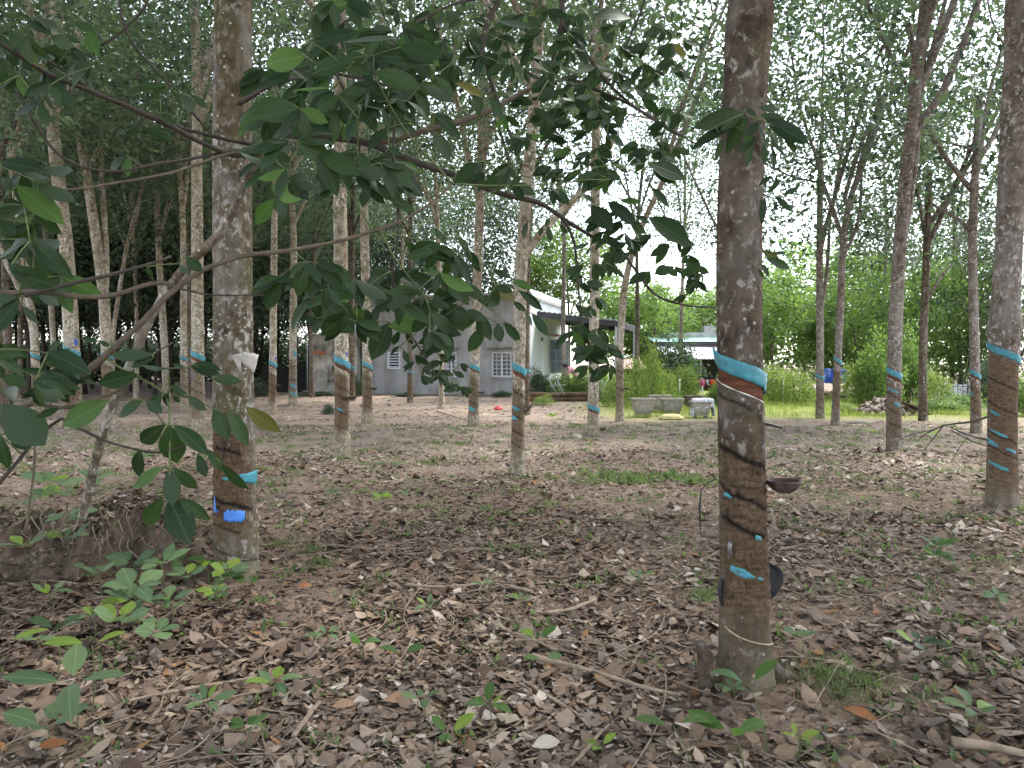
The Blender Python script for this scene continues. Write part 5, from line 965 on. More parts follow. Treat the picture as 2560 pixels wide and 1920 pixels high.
HA_.branch([(650, 365, 3.8), (540, 345, 3.7), (422, 312, 3.55), (300, 262, 3.4), (203, 211, 3.25), (120, 150, 3.1)], .010, .004, TWIG_DARK)
HA_.branch([(535, 346, 3.7), (480, 280, 3.6), (422, 211, 3.5), (338, 127, 3.4), (305, 70, 3.3), (295, -20, 3.3)], .006, .004, TWIG_DARK)
HA_.branch([(640, 370, 3.8), (500, 390, 3.6), (380, 413, 3.4), (270, 435, 3.25), (190, 422, 3.15), (127, 380, 3.1), (63, 274, 3.0), (30, 200, 3.0)], .008, .005, TWIG_DARK)
HA_.branch([(640, 372, 3.8), (560, 385, 3.6), (485, 413, 3.5), (390, 445, 3.3), (295, 460, 3.2), (169, 477, 3.0), (60, 470, 2.9)], .008, .004, TWIG)
HA_.branch([(253, 112, 3.3), (310, 75, 3.3), (365, 20, 3.3), (390, -60, 3.3)], .005, .006, TWIG_DARK)
HA_.branch([(590, 520, 3.95), (610, 440, 3.8), (612, 395, 3.75)], .012, .008, TWIG_PALE)
ltB = empty('low_tree', (-2.3, 2.6, 0)); tag(ltB, 'low rubber tree leaning in from the left edge, large dark leaves in front', 'tree'); HB = Hang(ltB)
lb = W(-330, 1330, 2.6)
HB.branch([(-720, 1905, 2.6), (-520, 1500, 2.6), (-330, 1230, 2.55), (-120, 1090, 2.5), (80, 1010, 2.45), (196, 955, 2.42), (274, 884, 2.42), (353, 814, 2.43), (423, 735, 2.45), (470, 695, 2.46), (500, 672, 2.47), (551, 651, 2.5), (629, 637, 2.52), (700, 632, 2.55), (762, 618, 2.6), (837, 606, 2.65), (931, 583, 2.72), (980, 568, 2.75), (1031, 541, 2.8), (1085, 505, 2.85), (1130, 461, 2.9)], .019, .0045, TWIG, 'trunk', 10)
HB.branch([(435, 712, 2.45), (412, 698, 2.44), (345, 723, 2.42), (255, 743, 2.4), (118, 731, 2.36), (0, 735, 2.3), (-200, 700, 2.3)], .007, .010, TWIG)
HB.branch([(425, 640, 2.5), (400, 655, 2.45), (340, 672, 2.42), (250, 692, 2.4), (150, 715, 2.36), (60, 740, 2.3)], .004, .008, TWIG_DARK)
HB.branch([(80, 1010, 2.45), (150, 1020, 2.4), (200, 1012, 2.4), (280, 990, 2.4), (330, 960, 2.4)], .008, .004, TWIG)
HB.branch([(150, 1045, 2.4), (200, 1072, 2.38), (260, 1100, 2.35), (330, 1125, 2.32), (410, 1135, 2.3), (470, 1110, 2.3)], .0055, .003, TWIG_DARK)
HB.branch([(-30, 1240, 2.3), (20, 1180, 2.3), (70, 1120, 2.35), (110, 1070, 2.38), (150, 1045, 2.4)], .006, .005, TWIG_DARK)
HB.branch([(60, 1330, 2.4), (75, 1260, 2.4), (86, 1180, 2.4), (86, 1110, 2.4)], .004, .004, TWIG)
HB.branch([(265, 895, 2.42), (310, 930, 2.4), (360, 955, 2.4), (420, 985, 2.38), (424, 1063, 2.3), (422, 1168, 2.28), (424, 1246, 2.27)], .004, .0025, PETIOLE)
HB.branch([(283, 880, 2.42), (330, 905, 2.4), (385, 890, 2.4), (430, 860, 2.4)], .004, .0025, TWIG)
HB.branch([(440, 720, 2.45), (520, 740, 2.48), (600, 735, 2.5), (660, 735, 2.52)], .003, .002, TWIG_DARK)
HB.branch([(1130, 461, 2.9), (1060, 380, 2.88), (992, 300, 2.85), (940, 190, 2.8)], .0045, .003, PETIOLE, 'stalk', 6)
HB.branch([(1130, 461, 2.9), (1240, 463, 2.95), (1350, 460, 3.0), (1440, 450, 3.05), (1530, 450, 3.1)], .004, .002, PETIOLE, 'stalk', 6)
HB.branch([(1105, 498, 2.87), (1180, 490, 2.9), (1260, 470, 2.95)], .003, .002, PETIOLE, 'stalk', 6)
HB.branch([(1131, 459, 2.9), (1150, 400, 2.9), (1175, 340, 2.9)], .003, .002, PETIOLE, 'stalk', 6)
HB.branch([(931, 583, 2.72), (895, 515, 2.68), (850, 445, 2.62), (800, 360, 2.55)], .004, .0025, PETIOLE, 'stalk', 6)
HB.branch([(950, 580, 2.72), (980, 640, 2.7), (1016, 686, 2.7), (1060, 740, 2.7)], .004, .002, PETIOLE, 'stalk', 6)
HB.branch([(935, 590, 2.72), (1000, 630, 2.75), (1080, 670, 2.8), (1150, 720, 2.85), (1220, 770, 2.9)], .004, .002, PETIOLE, 'stalk', 6)
HB.branch([(950, 583, 2.72), (1040, 600, 2.75), (1120, 620, 2.8), (1200, 660, 2.9), (1290, 690, 3.0)], .0035, .002, PETIOLE, 'stalk', 6)
HB.branch([(985, 300, 2.85), (980, 420, 2.8), (995, 530, 2.78), (990, 620, 2.75), (975, 700, 2.7), (1000, 800, 2.75), (1050, 880, 2.9), (1100, 960, 3.0)], .006, .003, TWIG_DARK)
def LS(hang, crop, rows, d=None, mat=None, wide=1.0):
    ox, oy, s = CR[crop]
    for q in rows:
        m = {'y': LEAF_YEL, 'f': LEAF_FRESH}.get(q[5]) if len(q) > 5 and isinstance(q[5], str) else mat; hang.leaf(ox + q[0] * s, oy + q[1] * s, ox + q[2] * s, oy + q[3] * s, d, m, q[4] if len(q) > 4 else wide)
LS(HB, 'g', [(1300, 195, 1040, 395, 1.0), (1335, 200, 1380, 530, 1.35), (1375, 200, 1650, 415, .9), (1110, 390, 1060, 625, 1.3), (1280, 530, 1065, 705, 1.1), (1335, 540, 1385, 860, 1.15), (1370, 535, 1560, 715, 1.0), (1290, 770, 1085, 1050, 1.0), (1340, 780, 1500, 1140, 1.2), (1415, 775, 1640, 950, 1.0)], 2.28)
LS(HB, 'g', [(1690, 75, 1800, 305, 1.4), (1800, 85, 1975, 370, .9), (1940, 55, 2212, 265, .95), (1560, 430, 1640, 610, 1.1), (1750, 500, 1945, 720, .85), (1640, 390, 1760, 560, 1.0)], 2.4)
LS(HB, 'g', [(10, 30, 400, 400, 1.25), (80, 240, 230, 400, 1.2), (850, 10, 520, 200, 1.1), (1130, 0, 920, 130, 1.0), (1150, 0, 1290, 100, 1.4), (470, 60, 300, 130, .8), (0, 280, 40, 560, 1.0)], 2.25)
LS(HB, 'c4', [(905, 680, 645, 668, .9), (910, 700, 760, 735, 1.2), (815, 795, 595, 850, 1.1), (995, 760, 830, 765, .8), (1100, 760, 1010, 735, .9), (1130, 745, 1290, 785, .9), (1150, 730, 1300, 750, .8), (1260, 820, 1430, 835, .8), (960, 900, 880, 1020, 1.2), (1000, 900, 960, 1000, 1.4), (1030, 920, 1060, 970, 1.2), (1110, 920, 1230, 1025, 1.0), (1000, 860, 1110, 920, .8), (0, 890, 190, 930, 1.0), (0, 800, 170, 870, 1.1), (120, 770, 330, 790, .7), (270, 870, 130, 930, .8), (235, 800, 290, 860, 1.2, 'y'), (190, 920, 260, 990, 1.3, 'y'), (0, 620, 140, 700, 1.0), (480, 580, 570, 600, .9), (590, 600, 650, 630, 1.2), (350, 880, 400, 970, 1.2), (190, 10, 0, 130, 1.1), (200, 10, 380, 190, 1.0), (130, 390, 235, 500, .9), (40, 370, 120, 450, 1.2), (450, 740, 470, 830, 1.2), (280, 280, 400, 330, 1.0, 'y'), (1100, 100, 1200, 190, 1.2), (1060, 140, 1130, 220, 1.1), (870, 160, 900, 220, 1.2)], 2.35)
LS(HB, 'c1', [(240, 990, 470, 1050, .9), (230, 1090, 440, 1180, .9), (0, 960, 240, 990, .9), (100, 1100, 370, 1310, .8), (200, 1240, 350, 1390, 1.0), (0, 1420, 170, 1500, 1.3), (20, 1180, 130, 1230, 1.3), (0, 1060, 70, 1120, 1.3), (0, 1300, 90, 1390, 1.2)], 2.4)
LS(HA_, 'c1', [(60, 170, 150, 300), (150, 180, 130, 330), (160, 120, 300, 190), (210, 100, 380, 190), (300, 220, 450, 280, 1.2), (380, 200, 480, 260), (500, 200, 590, 300), (520, 180, 580, 340), (380, 330, 510, 420, 1.3), (330, 400, 490, 480), (60, 450, 150, 580), (190, 440, 200, 550, 1.3), (300, 430, 360, 580, 1.2), (250, 440, 310, 520), (0, 200, 60, 330), (0, 380, 60, 560), (440, 130, 560, 180), (90, 80, 190, 110), (20, 70, 120, 100), (230, 300, 330, 400), (160, 330, 260, 440), (420, 280, 500, 370), (100, 330, 190, 420)], 3.2)
LS(HA_, 'c1', [(990, 505, 730, 515, .7), (995, 520, 850, 560, .8), (930, 530, 900, 600, 1.2), (870, 580, 740, 620, .9), (950, 600, 960, 680, 1.1), (1010, 520, 1060, 590, 1.2), (1060, 560, 1170, 670, 1.0), (1130, 560, 1230, 640, .9), (950, 690, 1040, 750), (770, 760, 660, 800), (840, 770, 740, 790), (870, 770, 1010, 820), (750, 920, 620, 1010), (760, 930, 740, 1040, 1.3), (720, 20, 800, 0), (860, 0, 880, 40)], 3.4)
LS(HB, 'c1', [(1820, 330, 1540, 370, 1.1, 'f'), (1760, 290, 1880, 340, .9), (2100, 360, 1830, 400, 1.1), (1850, 250, 2130, 210, 1.2), (1700, 600, 1430, 630, 1.0), (1770, 640, 1540, 700, 1.0), (1980, 520, 1730, 560, .9, 'f'), (2010, 570, 1860, 640, 1.5), (1820, 700, 1530, 790, 1.0), (2000, 560, 2130, 660), (1690, 1000, 1560, 1090, 1.2), (1700, 1000, 1630, 1180, 1.0), (1640, 960, 1430, 970, .9), (1540, 950, 1390, 1050, 1.0), (1560, 1040, 1430, 1110, 1.1), (1620, 1180, 1500, 1340, 1.2, 'f'), (1650, 1190, 1700, 1300, 1.5), (1720, 1060, 1760, 1170, 1.4), (1760, 890, 1870, 920, 1.0), (1560, 860, 1760, 880, .8), (2120, 700, 2030, 830, 1.3)], 2.55)
LS(HB, 'c2', [(150, 330, 0, 350, 1.2), (200, 330, 560, 340, 1.1), (20, 250, 360, 250, 1.2), (360, 280, 610, 360, 1.1), (0, 370, 170, 430, 1.1), (200, 430, 480, 500, 1.1), (480, 500, 690, 590, 1.0), (560, 450, 680, 560), (760, 430, 830, 450, 1.1, 'y'), (690, 490, 850, 560, .9, 'y'), (800, 520, 830, 690, 1.2), (890, 570, 970, 700, 1.2), (720, 110, 640, 160), (800, 170, 790, 235, 1.8), (850, 100, 910, 130), (560, 280, 640, 310), (990, 250, 1060, 240), (870, 200, 960, 200), (930, 120, 1150, 190), (1020, 340, 1090, 440), (1060, 480, 1030, 540), (250, 650, 300, 760, 1.3), (110, 700, 20, 840, 1.2), (280, 760, 150, 870, 1.2), (100, 900, 190, 1050, 1.2), (120, 620, 0, 720, 1.1), (400, 600, 540, 700), (330, 590, 400, 660), (560, 680, 720, 810), (540, 770, 690, 960, .9), (380, 730, 460, 780), (290, 870, 360, 920), (370, 960, 490, 1000), (290, 1000, 360, 1120, 1.2), (180, 1100, 110, 1220, 1.3), (190, 1110, 400, 1200, .9), (300, 1180, 450, 1250), (1000, 980, 920, 1060), (1080, 1040, 1000, 1090), (1300, 1120, 1350, 1220), (550, 1350, 640, 1440), (600, 1500, 520, 1570), (490, 1570, 600, 1640), (380, 1420, 460, 1500), (700, 1400, 780, 1500), (760, 1480, 830, 1600), (640, 1520, 740, 1640)], 2.75)
LS(HA_, 'c2', [(1200, 400, 1300, 370), (1260, 370, 1420, 400), (1310, 190, 1420, 200), (1500, 100, 1740, 50), (1620, 340, 1680, 400, 1.3), (1000, 580, 1150, 610), (1130, 590, 1210, 580), (1270, 670, 1210, 830, 1.3), (1520, 620, 1450, 790, 1.4), (1430, 510, 1500, 640, 1.3), (1560, 640, 1600, 810, .9), (1330, 540, 1400, 610), (1680, 540, 1750, 600), (1780, 500, 1870, 470), (1430, 1150, 1520, 1190), (1490, 1220, 1620, 1360, 1.4), (1600, 1200, 1760, 1330, 1.1), (1660, 1190, 1780, 1200), (1830, 970, 2060, 1050, 1.2), (1850, 1010, 1990, 1080), (1840, 1110, 1960, 1220), (1830, 1290, 2090, 1430, 1.3), (1480, 980, 1600, 940), (1560, 1010, 1670, 1050), (1110, 1310, 1080, 1410), (1240, 1290, 1220, 1340, 1.3), (1200, 1340, 1180, 1400), (1230, 1340, 1250, 1430), (1300, 1330, 1350, 1390), (1480, 1440, 1380, 1490), (1480, 1470, 1460, 1510), (1440, 1580, 1370, 1650), (1580, 1560, 1540, 1650), (1640, 1590, 1680, 1650)], 3.75)
HA_.spray(1470, 770, 60, 70, 24, 42, 3.8, None, 21, .75, .4); HA_.spray(1500, 880, 55, 50, 30, 46, 3.8, None, 22, .75, .4); HA_.spray(1440, 860, 40, 40, 12, 46, 3.8, None, 23, .75, .4); HA_.spray(1465, 700, 40, 40, 9, 40, 3.8, None, 24, .75, .4)
LS(HB, 'c5', [(150, 20, 200, 240, 1.1), (430, 30, 540, 230, 1.1), (240, 285, 25, 495, .8), (325, 300, 550, 550, 1.5), (340, 265, 560, 370, .9), (890, 245, 610, 280, 1.3), (830, 470, 700, 760, 1.4), (1100, 470, 830, 500, 1.2, 'f'), (640, 370, 690, 470, 1.2), (620, 440, 600, 560, 1.2), (680, 500, 620, 590), (740, 330, 690, 510), (750, 460, 690, 550), (900, 530, 850, 650), (950, 540, 990, 650), (1040, 630, 990, 680), (900, 650, 830, 700), (930, 680, 970, 780), (1090, 240, 1050, 360), (1150, 210, 1280, 290), (1260, 210, 1400, 300), (1120, 300, 1290, 370), (1310, 370, 1450, 520, 1.1), (1230, 430, 1300, 600), (1180, 400, 1220, 530), (1160, 540, 1190, 650), (1110, 500, 1090, 600), (1540, 500, 1420, 700, 1.1), (1500, 400, 1590, 610), (1640, 480, 1660, 620, 1.5), (1690, 470, 1810, 610), (1480, 280, 1650, 340), (1600, 80, 1740, 110), (1620, 200, 1750, 240), (1290, 80, 1370, 130), (1450, 20, 1520, 90), (1180, 30, 1090, 60), (1550, 320, 1650, 390), (240, 330, 300, 440, 1.2, 'f'), (200, 400, 300, 520, 1.2, 'f'), (280, 440, 260, 560, 1.3, 'f'), (160, 380, 180, 480, 1.2, 'f'), (340, 430, 420, 540, 1.1, 'f')], 2.75)
LS(HB, 'c6', [(0, 80, 80, 140), (100, 150, 235, 220), (0, 210, 70, 260), (100, 310, 195, 390), (140, 230, 340, 370, .8), (240, 400, 370, 580, .8), (190, 400, 260, 490), (40, 470, 150, 610), (0, 560, 20, 610)], 2.95)
HB.spray(1085, 900, 60, 50, 42, 30, 3.0, None, 31, .65, .3); HB.spray(1130, 950, 40, 45, 24, 30, 3.0, None, 32, .7, .3)
HA_.spray(1640, 640, 120, 55, 54, 42, 4.1, None, 5); HA_.spray(1720, 700, 60, 40, 18, 38, 4.2, None, 6); HA_.spray(1560, 560, 100, 60, 30, 44, 3.9, None, 16); HA_.spray(1440, 430, 90, 60, 24, 50, 3.7, None, 17); HA_.spray(1250, 420, 90, 50, 15, 56, 3.5, None, 18)
HB.spray(70, 560, 110, 60, 15, 95, 2.35, None, 51, .5); HB.spray(60, 700, 100, 50, 9, 95, 2.3, None, 52, .5); HB.spray(70, 890, 110, 70, 18, 95, 2.3, None, 53, .5); HB.spray(40, 430, 60, 40, 6, 90, 2.4, None, 54, .5); HA_.spray(120, 130, 130, 70, 24, 70, 3.15, None, 55, .6); HA_.spray(60, 210, 80, 60, 12, 70, 3.1, None, 56, .6)
HB.spray(760, 330, 110, 70, 18, 90, 2.55, None, 41, .45); HB.spray(900, 430, 90, 60, 15, 80, 2.7, None, 42, .5); HB.spray(800, 690, 110, 50, 24, 85, 2.6, None, 43, .55); HB.spray(1020, 720, 130, 50, 30, 75, 2.75, None, 44, .5); HB.spray(1180, 740, 100, 50, 18, 66, 2.9, None, 45, .55); HB.spray(1060, 640, 110, 40, 12, 70, 2.75, None, 46, .45)
HB.spray(1130, 800, 90, 40, 15, 66, 2.85, None, 47, .55); HB.spray(900, 780, 80, 40, 12, 80, 2.7, None, 48, .55)
HA_.finish(); HB.finish()
# leaves sprouting from the nearest trunk
sp = empty('sprout', (0, 0, 0)); sp.parent = T1.root; sp.location = -np.array(T1.root.location); HS = Hang(sp)
HS.branch([(1862, 265, 3.22), (1860, 285, 3.12), (1870, 300, 3.08)], .008, .004, TWIG_DARK); HS.branch([(1860, 285, 3.12), (1800, 310, 3.1), (1770, 330, 3.1)], .004, .002, PETIOLE); HS.branch([(1866, 290, 3.1), (1930, 310, 3.1), (1990, 350, 3.12)], .004, .002, PETIOLE); HS.branch([(1900, 480, 3.3), (1925, 500, 3.28), (1960, 500, 3.25)], .004, .002, PETIOLE); HS.branch([(1900, 590, 3.3), (1930, 620, 3.28)], .004, .002, PETIOLE)
LS(HS, 'c3', [(420, 640, 250, 700), (440, 660, 200, 750), (470, 660, 330, 780), (500, 680, 350, 900), (560, 640, 700, 640, .9), (570, 680, 740, 720), (600, 700, 860, 860, .8), (640, 720, 840, 820), (560, 720, 480, 820), (480, 780, 530, 900), (550, 800, 440, 900), (640, 800, 700, 950), (700, 780, 790, 900), (440, 700, 270, 820), (420, 750, 160, 830), (560, 760, 620, 900), (590, 850, 600, 980), (640, 870, 660, 1000), (350, 820, 300, 950), (480, 640, 560, 690), (390, 690, 330, 730), (520, 850, 480, 990), (740, 700, 830, 740), (560, 1100, 640, 1040), (600, 1130, 600, 1040), (620, 1140, 690, 1070), (640, 1150, 720, 1180), (660, 1160, 750, 1260), (660, 1180, 790, 1250), (600, 1170, 570, 1320), (700, 1160, 810, 1100), (570, 1180, 600, 1240), (580, 1480, 700, 1560), (600, 1530, 760, 1590), (570, 1560, 640, 1640), (590, 1470, 640, 1490), (640, 1500, 720, 1500), (560, 1590, 590, 1650)], 3.12, None, .78)
HS.leaves = [(b + np.array([0, .0, 0]), t, u, m, w) for b, t, u, m, w in HS.leaves]; HS.finish()

# a leafy bough of the nearest tree hanging into the upper middle
bo = empty('bough', (0, 0, 0)); bo.parent = T1.root; bo.location = -np.array(T1.root.location); HO = Hang(bo)
HO.branch([(1885, -700, 3.4), (1780, -560, 3.5), (1600, -330, 3.6), (1470, -150, 3.7), (1410, -40, 3.75), (1405, 60, 3.75), (1390, 150, 3.75), (1350, 215, 3.75)], .022, .007, TWIG_DARK)
HO.branch([(1470, -150, 3.7), (1340, -90, 3.6), (1260, -20, 3.55), (1215, 60, 3.5), (1210, 150, 3.5), (1150, 230, 3.45)], .012, .005, TWIG_DARK)
HO.branch([(1405, 60, 3.75), (1460, 130, 3.8), (1520, 210, 3.85), (1600, 280, 3.9), (1700, 340, 4.0)], .010, .004, TWIG_DARK)
HO.branch([(1600, -330, 3.6), (1640, -100, 3.8), (1600, 40, 3.9), (1560, 130, 3.9)], .010, .004, TWIG_DARK)
HO.branch([(1260, -20, 3.55), (1120, 10, 3.4), (1020, 60, 3.3), (960, 130, 3.2)], .008, .004, TWIG_DARK)
for cx, cy, rx, ry, n, L, d, sd_ in ((1430, 190, 110, 70, 48, 46, 3.75, 1), (1500, 260, 110, 70, 45, 46, 3.85, 2), (1570, 130, 120, 90, 45, 44, 3.9, 3), (1640, 330, 90, 80, 33, 42, 3.95, 4), (1540, 400, 90, 60, 24, 42, 3.9, 13), (1660, 120, 70, 90, 24, 42, 4.0, 14), (1400, 40, 130, 40, 30, 46, 3.7, 15), (1340, 110, 100, 90, 36, 50, 3.65, 7), (1290, 290, 90, 60, 18, 52, 3.6, 8), (1190, 120, 90, 90, 33, 56, 3.45, 9), (1080, 90, 90, 70, 27, 60, 3.35, 10), (980, 110, 80, 60, 18, 64, 3.2, 11), (1450, 330, 100, 50, 21, 46, 3.8, 12)): HO.spray(cx, cy, rx, ry, n, L, d, None, sd_, .55)
HO.finish()

# a leafy bough of the mossy tree reaching right across the upper middle
bq = empty('bough', (0, 0, 0)); bq.parent = T2.root; bq.location = -np.array(T2.root.location); HQ = Hang(bq)
HQ.branch([(600, 260, 4.85), (660, 220, 4.5), (740, 190, 4.1), (840, 180, 3.7), (940, 200, 3.5), (1040, 240, 3.3)], .016, .005, TWIG_DARK)
HQ.branch([(740, 190, 4.1), (780, 120, 3.8), (850, 60, 3.6), (930, 20, 3.5)], .009, .004, TWIG_DARK); HQ.branch([(840, 180, 3.7), (880, 280, 3.5), (900, 380, 3.4), (930, 470, 3.3)], .008, .003, TWIG_DARK)
for cx, cy, rx, ry, n, L, d, sd_ in ((760, 160, 110, 60, 30, 74, 3.6, 61), (880, 120, 110, 60, 30, 74, 3.4, 62), (900, 250, 110, 60, 27, 74, 3.3, 63), (740, 270, 90, 50, 18, 78, 3.5, 64), (1030, 250, 90, 60, 21, 70, 3.3, 65), (930, 420, 100, 60, 18, 70, 3.2, 66), (1050, 170, 90, 60, 21, 64, 3.4, 67), (680, 420, 60, 60, 9, 78, 3.3, 68), (830, 40, 110, 40, 15, 70, 3.6, 69)): HQ.spray(cx, cy, rx, ry, n, L, d, None, sd_, .4)
HQ.finish()
# ------------------------------------------------------------------ leaf litter, twigs, grass: ground cover nobody could count
def curl_tpl(rows, cols, w, curl, bend, seed):
    V, F, uv = leaf_tpl(rows, cols, w, curl, bend); r = np.random.default_rng(seed); V = V.copy(); V[:, 0] -= .5; V[:, 2] += r.normal(0, .014, len(V)) + .06 * np.sin(V[:, 0] * 5 + seed); return V, F, uv
def litter():
    r = np.random.default_rng(50); VV, FF, TT, n0 = [], [], [], 0
    bands = [(1.25, 2.6, 5000, 5, 3, .043), (2.6, 4.2, 3300, 4, 3, .044), (4.2, 7.0, 1900, 3, 3, .046), (7.0, 12, 800, 3, 3, .047), (12, 20, 300, 0, 0, .056), (20, 31, 80, 0, 0, .075)]
    for y0, y1, dens, rows, cols, size in bands:
        tp = [curl_tpl(max(rows, 3), max(cols, 3), .24 + .03 * k, .4 - .16 * k, .2 - .15 * k, k + 3) for k in range(5)]
        if rows == 0: tp = [(QUAD[0] * np.array([1, 1.1, .6]) - np.array([.5, 0, 0]), QUAD[1], None)] * 5
        A = .5 * (y1 * y1 - y0 * y0) * 1.86; N = int(A * dens); y = np.sqrt(r.uniform(y0 ** 2, y1 ** 2, N)); x = y * r.uniform(-.93, .93, N)
        P = np.stack([x, y, 0 * x], 1); cl = fbm(P, .8, 21, 3); keep = r.random(N) < np.clip((cl - .22) * 2.6, .25, 1)
        if y0 > 10: keep &= ~((x > 2.5) & (y > 18))
        x, y, P = x[keep], y[keep], P[keep]; N = len(x); z = np.maximum(gz(x, y), mound_z(x, y)) + r.uniform(.002, .028, N) * np.clip(1.25 - y / 14, .3, 1); k = r.integers(0, 5, N)
        tint = np.clip(r.normal(.33, .23, N) + np.clip((y - 3) / 10, 0, 1) * .18 + (fbm(P, .5, 77, 2) - .5) * .5, 0, .96); tint[r.random(N) < .012] = 1.0  # tint rises with distance, painting in the brighter light further off
        for q in range(5):
            s = k == q; n = s.sum(); V, F = scatter(tp[q], np.stack([x[s], y[s], z[s]], 1), r.uniform(0, 6.28, n), r.normal(0, .13, n), r.normal(0, .17, n) + (r.random(n) < .3) * 3.1, size * np.clip(r.lognormal(-.25, .58, n), .25, 2.8), r.uniform(.7, 1.3, n))
            VV.append(V); FF.append(F + n0); n0 += len(V); TT.append(np.repeat(tint[s], len(tp[q][0])))
    N = 5200; j = r.integers(2, 44, N); i = r.integers(2, 68, N); keep = MZ[j, i] > gz(MX[j, i], MY[j, i]) + .04; j, i = j[keep], i[keep]; keep = r.random(len(j)) < np.where(j < 14, .35, 1.0); j, i = j[keep], i[keep]; n = len(j); tp = curl_tpl(4, 3, .26, .3, .1, 4)
    pos = np.stack([MX[j, i] + r.uniform(-.03, .03, n), MY[j, i] - .02 * (j < 16), MZ[j, i] + r.uniform(.012, .03, n)], 1); V, F = scatter(tp, pos, r.uniform(0, 6.28, n), r.normal(0, .3, n), r.normal(0, .3, n), .055 * r.uniform(.5, 1.5, n)); VV.append(V); FF.append(F + n0); n0 += len(V); TT.append(np.repeat(np.clip(r.normal(.42, .2, n), 0, .95), len(tp[0])))
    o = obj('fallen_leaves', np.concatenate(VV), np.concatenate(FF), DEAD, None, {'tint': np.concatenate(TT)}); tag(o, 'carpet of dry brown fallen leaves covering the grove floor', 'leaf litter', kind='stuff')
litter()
def twigs():
    r = random.Random(8); mb = MB()
    for i in range(2200):
        y = math.sqrt(r.uniform(1.3 ** 2, 9 ** 2)); x = y * r.uniform(-.75, .75); L = r.uniform(.05, .28) * (1.4 if r.random() < .15 else 1); a = r.uniform(0, 6.28); z = float(gz(np.array([x]), np.array([y]))[0]) + .02
        P = np.array([(x + L * (t - .5) * math.cos(a) + .02 * math.sin(t * 5 + i) * math.sin(a), y + L * (t - .5) * math.sin(a) + .02 * math.sin(t * 4 + i) * math.cos(a), z + r.uniform(-.006, .014)) for t in (0, .33, .66, 1)]); mb.tube(P, [.0024, .0028, .0022, .001], 4, False)
    for i in range(130):
        y = math.sqrt(r.uniform(1.5 ** 2, 7 ** 2)); x = y * r.uniform(-.75, .75); L = r.uniform(.3, .9); a = r.uniform(0, 6.28); k = r.uniform(-1.6, 1.6); P = []; q = np.array([x, y])
        for t in range(9): P.append((q[0], q[1], float(gz(np.array([q[0]]), np.array([q[1]]))[0]) + .022 + r.uniform(0, .02))); q = q + L / 8 * np.array([math.cos(a), math.sin(a)]); a += k / 8 + r.uniform(-.12, .12)
        mb.tube(smoothline(np.array(P), .05), .0026 * r.uniform(.6, 1.5), 5, False)
    tag(mb.build('twig_litter', STICK, None, True), 'fine dry twigs strewn through the leaf litter', 'twigs', kind='stuff')
twigs()
BLADE = (np.array([(0, -.03, 0), (0, .03, 0), (.6, -.022, .10), (.6, .022, .10), (1, 0, 0)], float), np.array([[0, 2, 3, 1], [2, 4, 4, 3]]), None)
BLADE = (np.array([(0, -.03, 0), (.55, -.024, .08), (1, 0, 0), (.55, .024, .08), ], float), np.array([[0, 1, 2, 3]]), None)
def patch(name, label, cat, cen, n, size, mat, spread, up=1.2, seed=0, tpl=None, lean=.35):
    r = np.random.default_rng(seed); c = np.array([cen[i] for i in r.integers(0, len(cen), n)]); a = r.uniform(0, 6.28, n); q = np.abs(r.normal(0, 1, n)); pos = np.stack([c[:, 0] + c[:, 2] * q * np.cos(a), c[:, 1] + c[:, 2] * spread * q * np.sin(a), 0 * a], 1); pos[:, 2] = gz(pos[:, 0], pos[:, 1]) + .005
    V, F = scatter(tpl or BLADE, pos, r.uniform(0, 6.28, n), np.clip(r.normal(up, lean, n), .05, 1.5), r.normal(0, .3, n), size * r.uniform(.5, 1.3, n)); m = len((tpl or BLADE)[0])
    return tag(obj(name, V, F, mat, None, {'tint': np.repeat(np.clip(r.normal(.5, .25, n), 0, 1), m)}, smooth=False), label, cat, kind='stuff')
r_ = np.random.default_rng(3)
patch('grass', 'bright sunlit grass plot beyond the planters at right', 'grass', [(x, y, .45) for x, y in zip(r_.uniform(3.0, 13, 260), r_.uniform(18.8, 30, 260))], 26000, .16, GRASS, 1.0, 1.1, 1)
def gp(l): return [tuple(G(x, y)[:2]) + (s,) for x, y, s in l]
patch('ground_cover', 'low green weed patch in the middle of the grove floor', 'weeds', gp([(1530, 1190, .35), (1600, 1200, .35), (1680, 1195, .35), (1730, 1205, .2), (1560, 1205, .2)]), 1500, .07, WEED, .6, .6, 2, QUAD, .5)
patch('weed_tufts', 'sparse green weeds dotted over the grove floor', 'weeds', [(x, y, .10) for x, y in ((lambda yy: (yy * r_.uniform(-.75, .75), yy))(math.sqrt(r_.uniform(2.5 ** 2, 17 ** 2))) for _ in range(900))], 20000, .05, WEED, 1.0, .7, 3, QUAD, .5)
patch('grass_tufts', 'short grass tufts around the trunks and paths', 'grass', gp([(2100, 1740, .16), (2160, 1720, .14), (2060, 1700, .1), (600, 1340, .12), (700, 1370, .1), (780, 1390, .1), (480, 1380, .06), (800, 1420, .08), (720, 1120, .4), (640, 1110, .3), (300, 1110, .4), (850, 1150, .2), (950, 1160, .25), (1100, 1120, .3), (1620, 1060, .4), (1700, 1060, .4), (1400, 1050, .4), (2400, 1060, .4), (1990, 1050, .3), (2500, 1040, .3), (1760, 1490, .06), (1080, 1150, .15), (2100, 1100, .6), (2300, 1120, .5), (2000, 1150, .5), (2200, 1200, .5), (2380, 1180, .5), (1750, 1120, .5), (1900, 1100, .6), (2420, 1300, .3), (2080, 1250, .3), (150, 1100, .5), (450, 1100, .4), (560, 1130, .3)]), 14000, .055, WEED, 1.0, 1.15, 5)
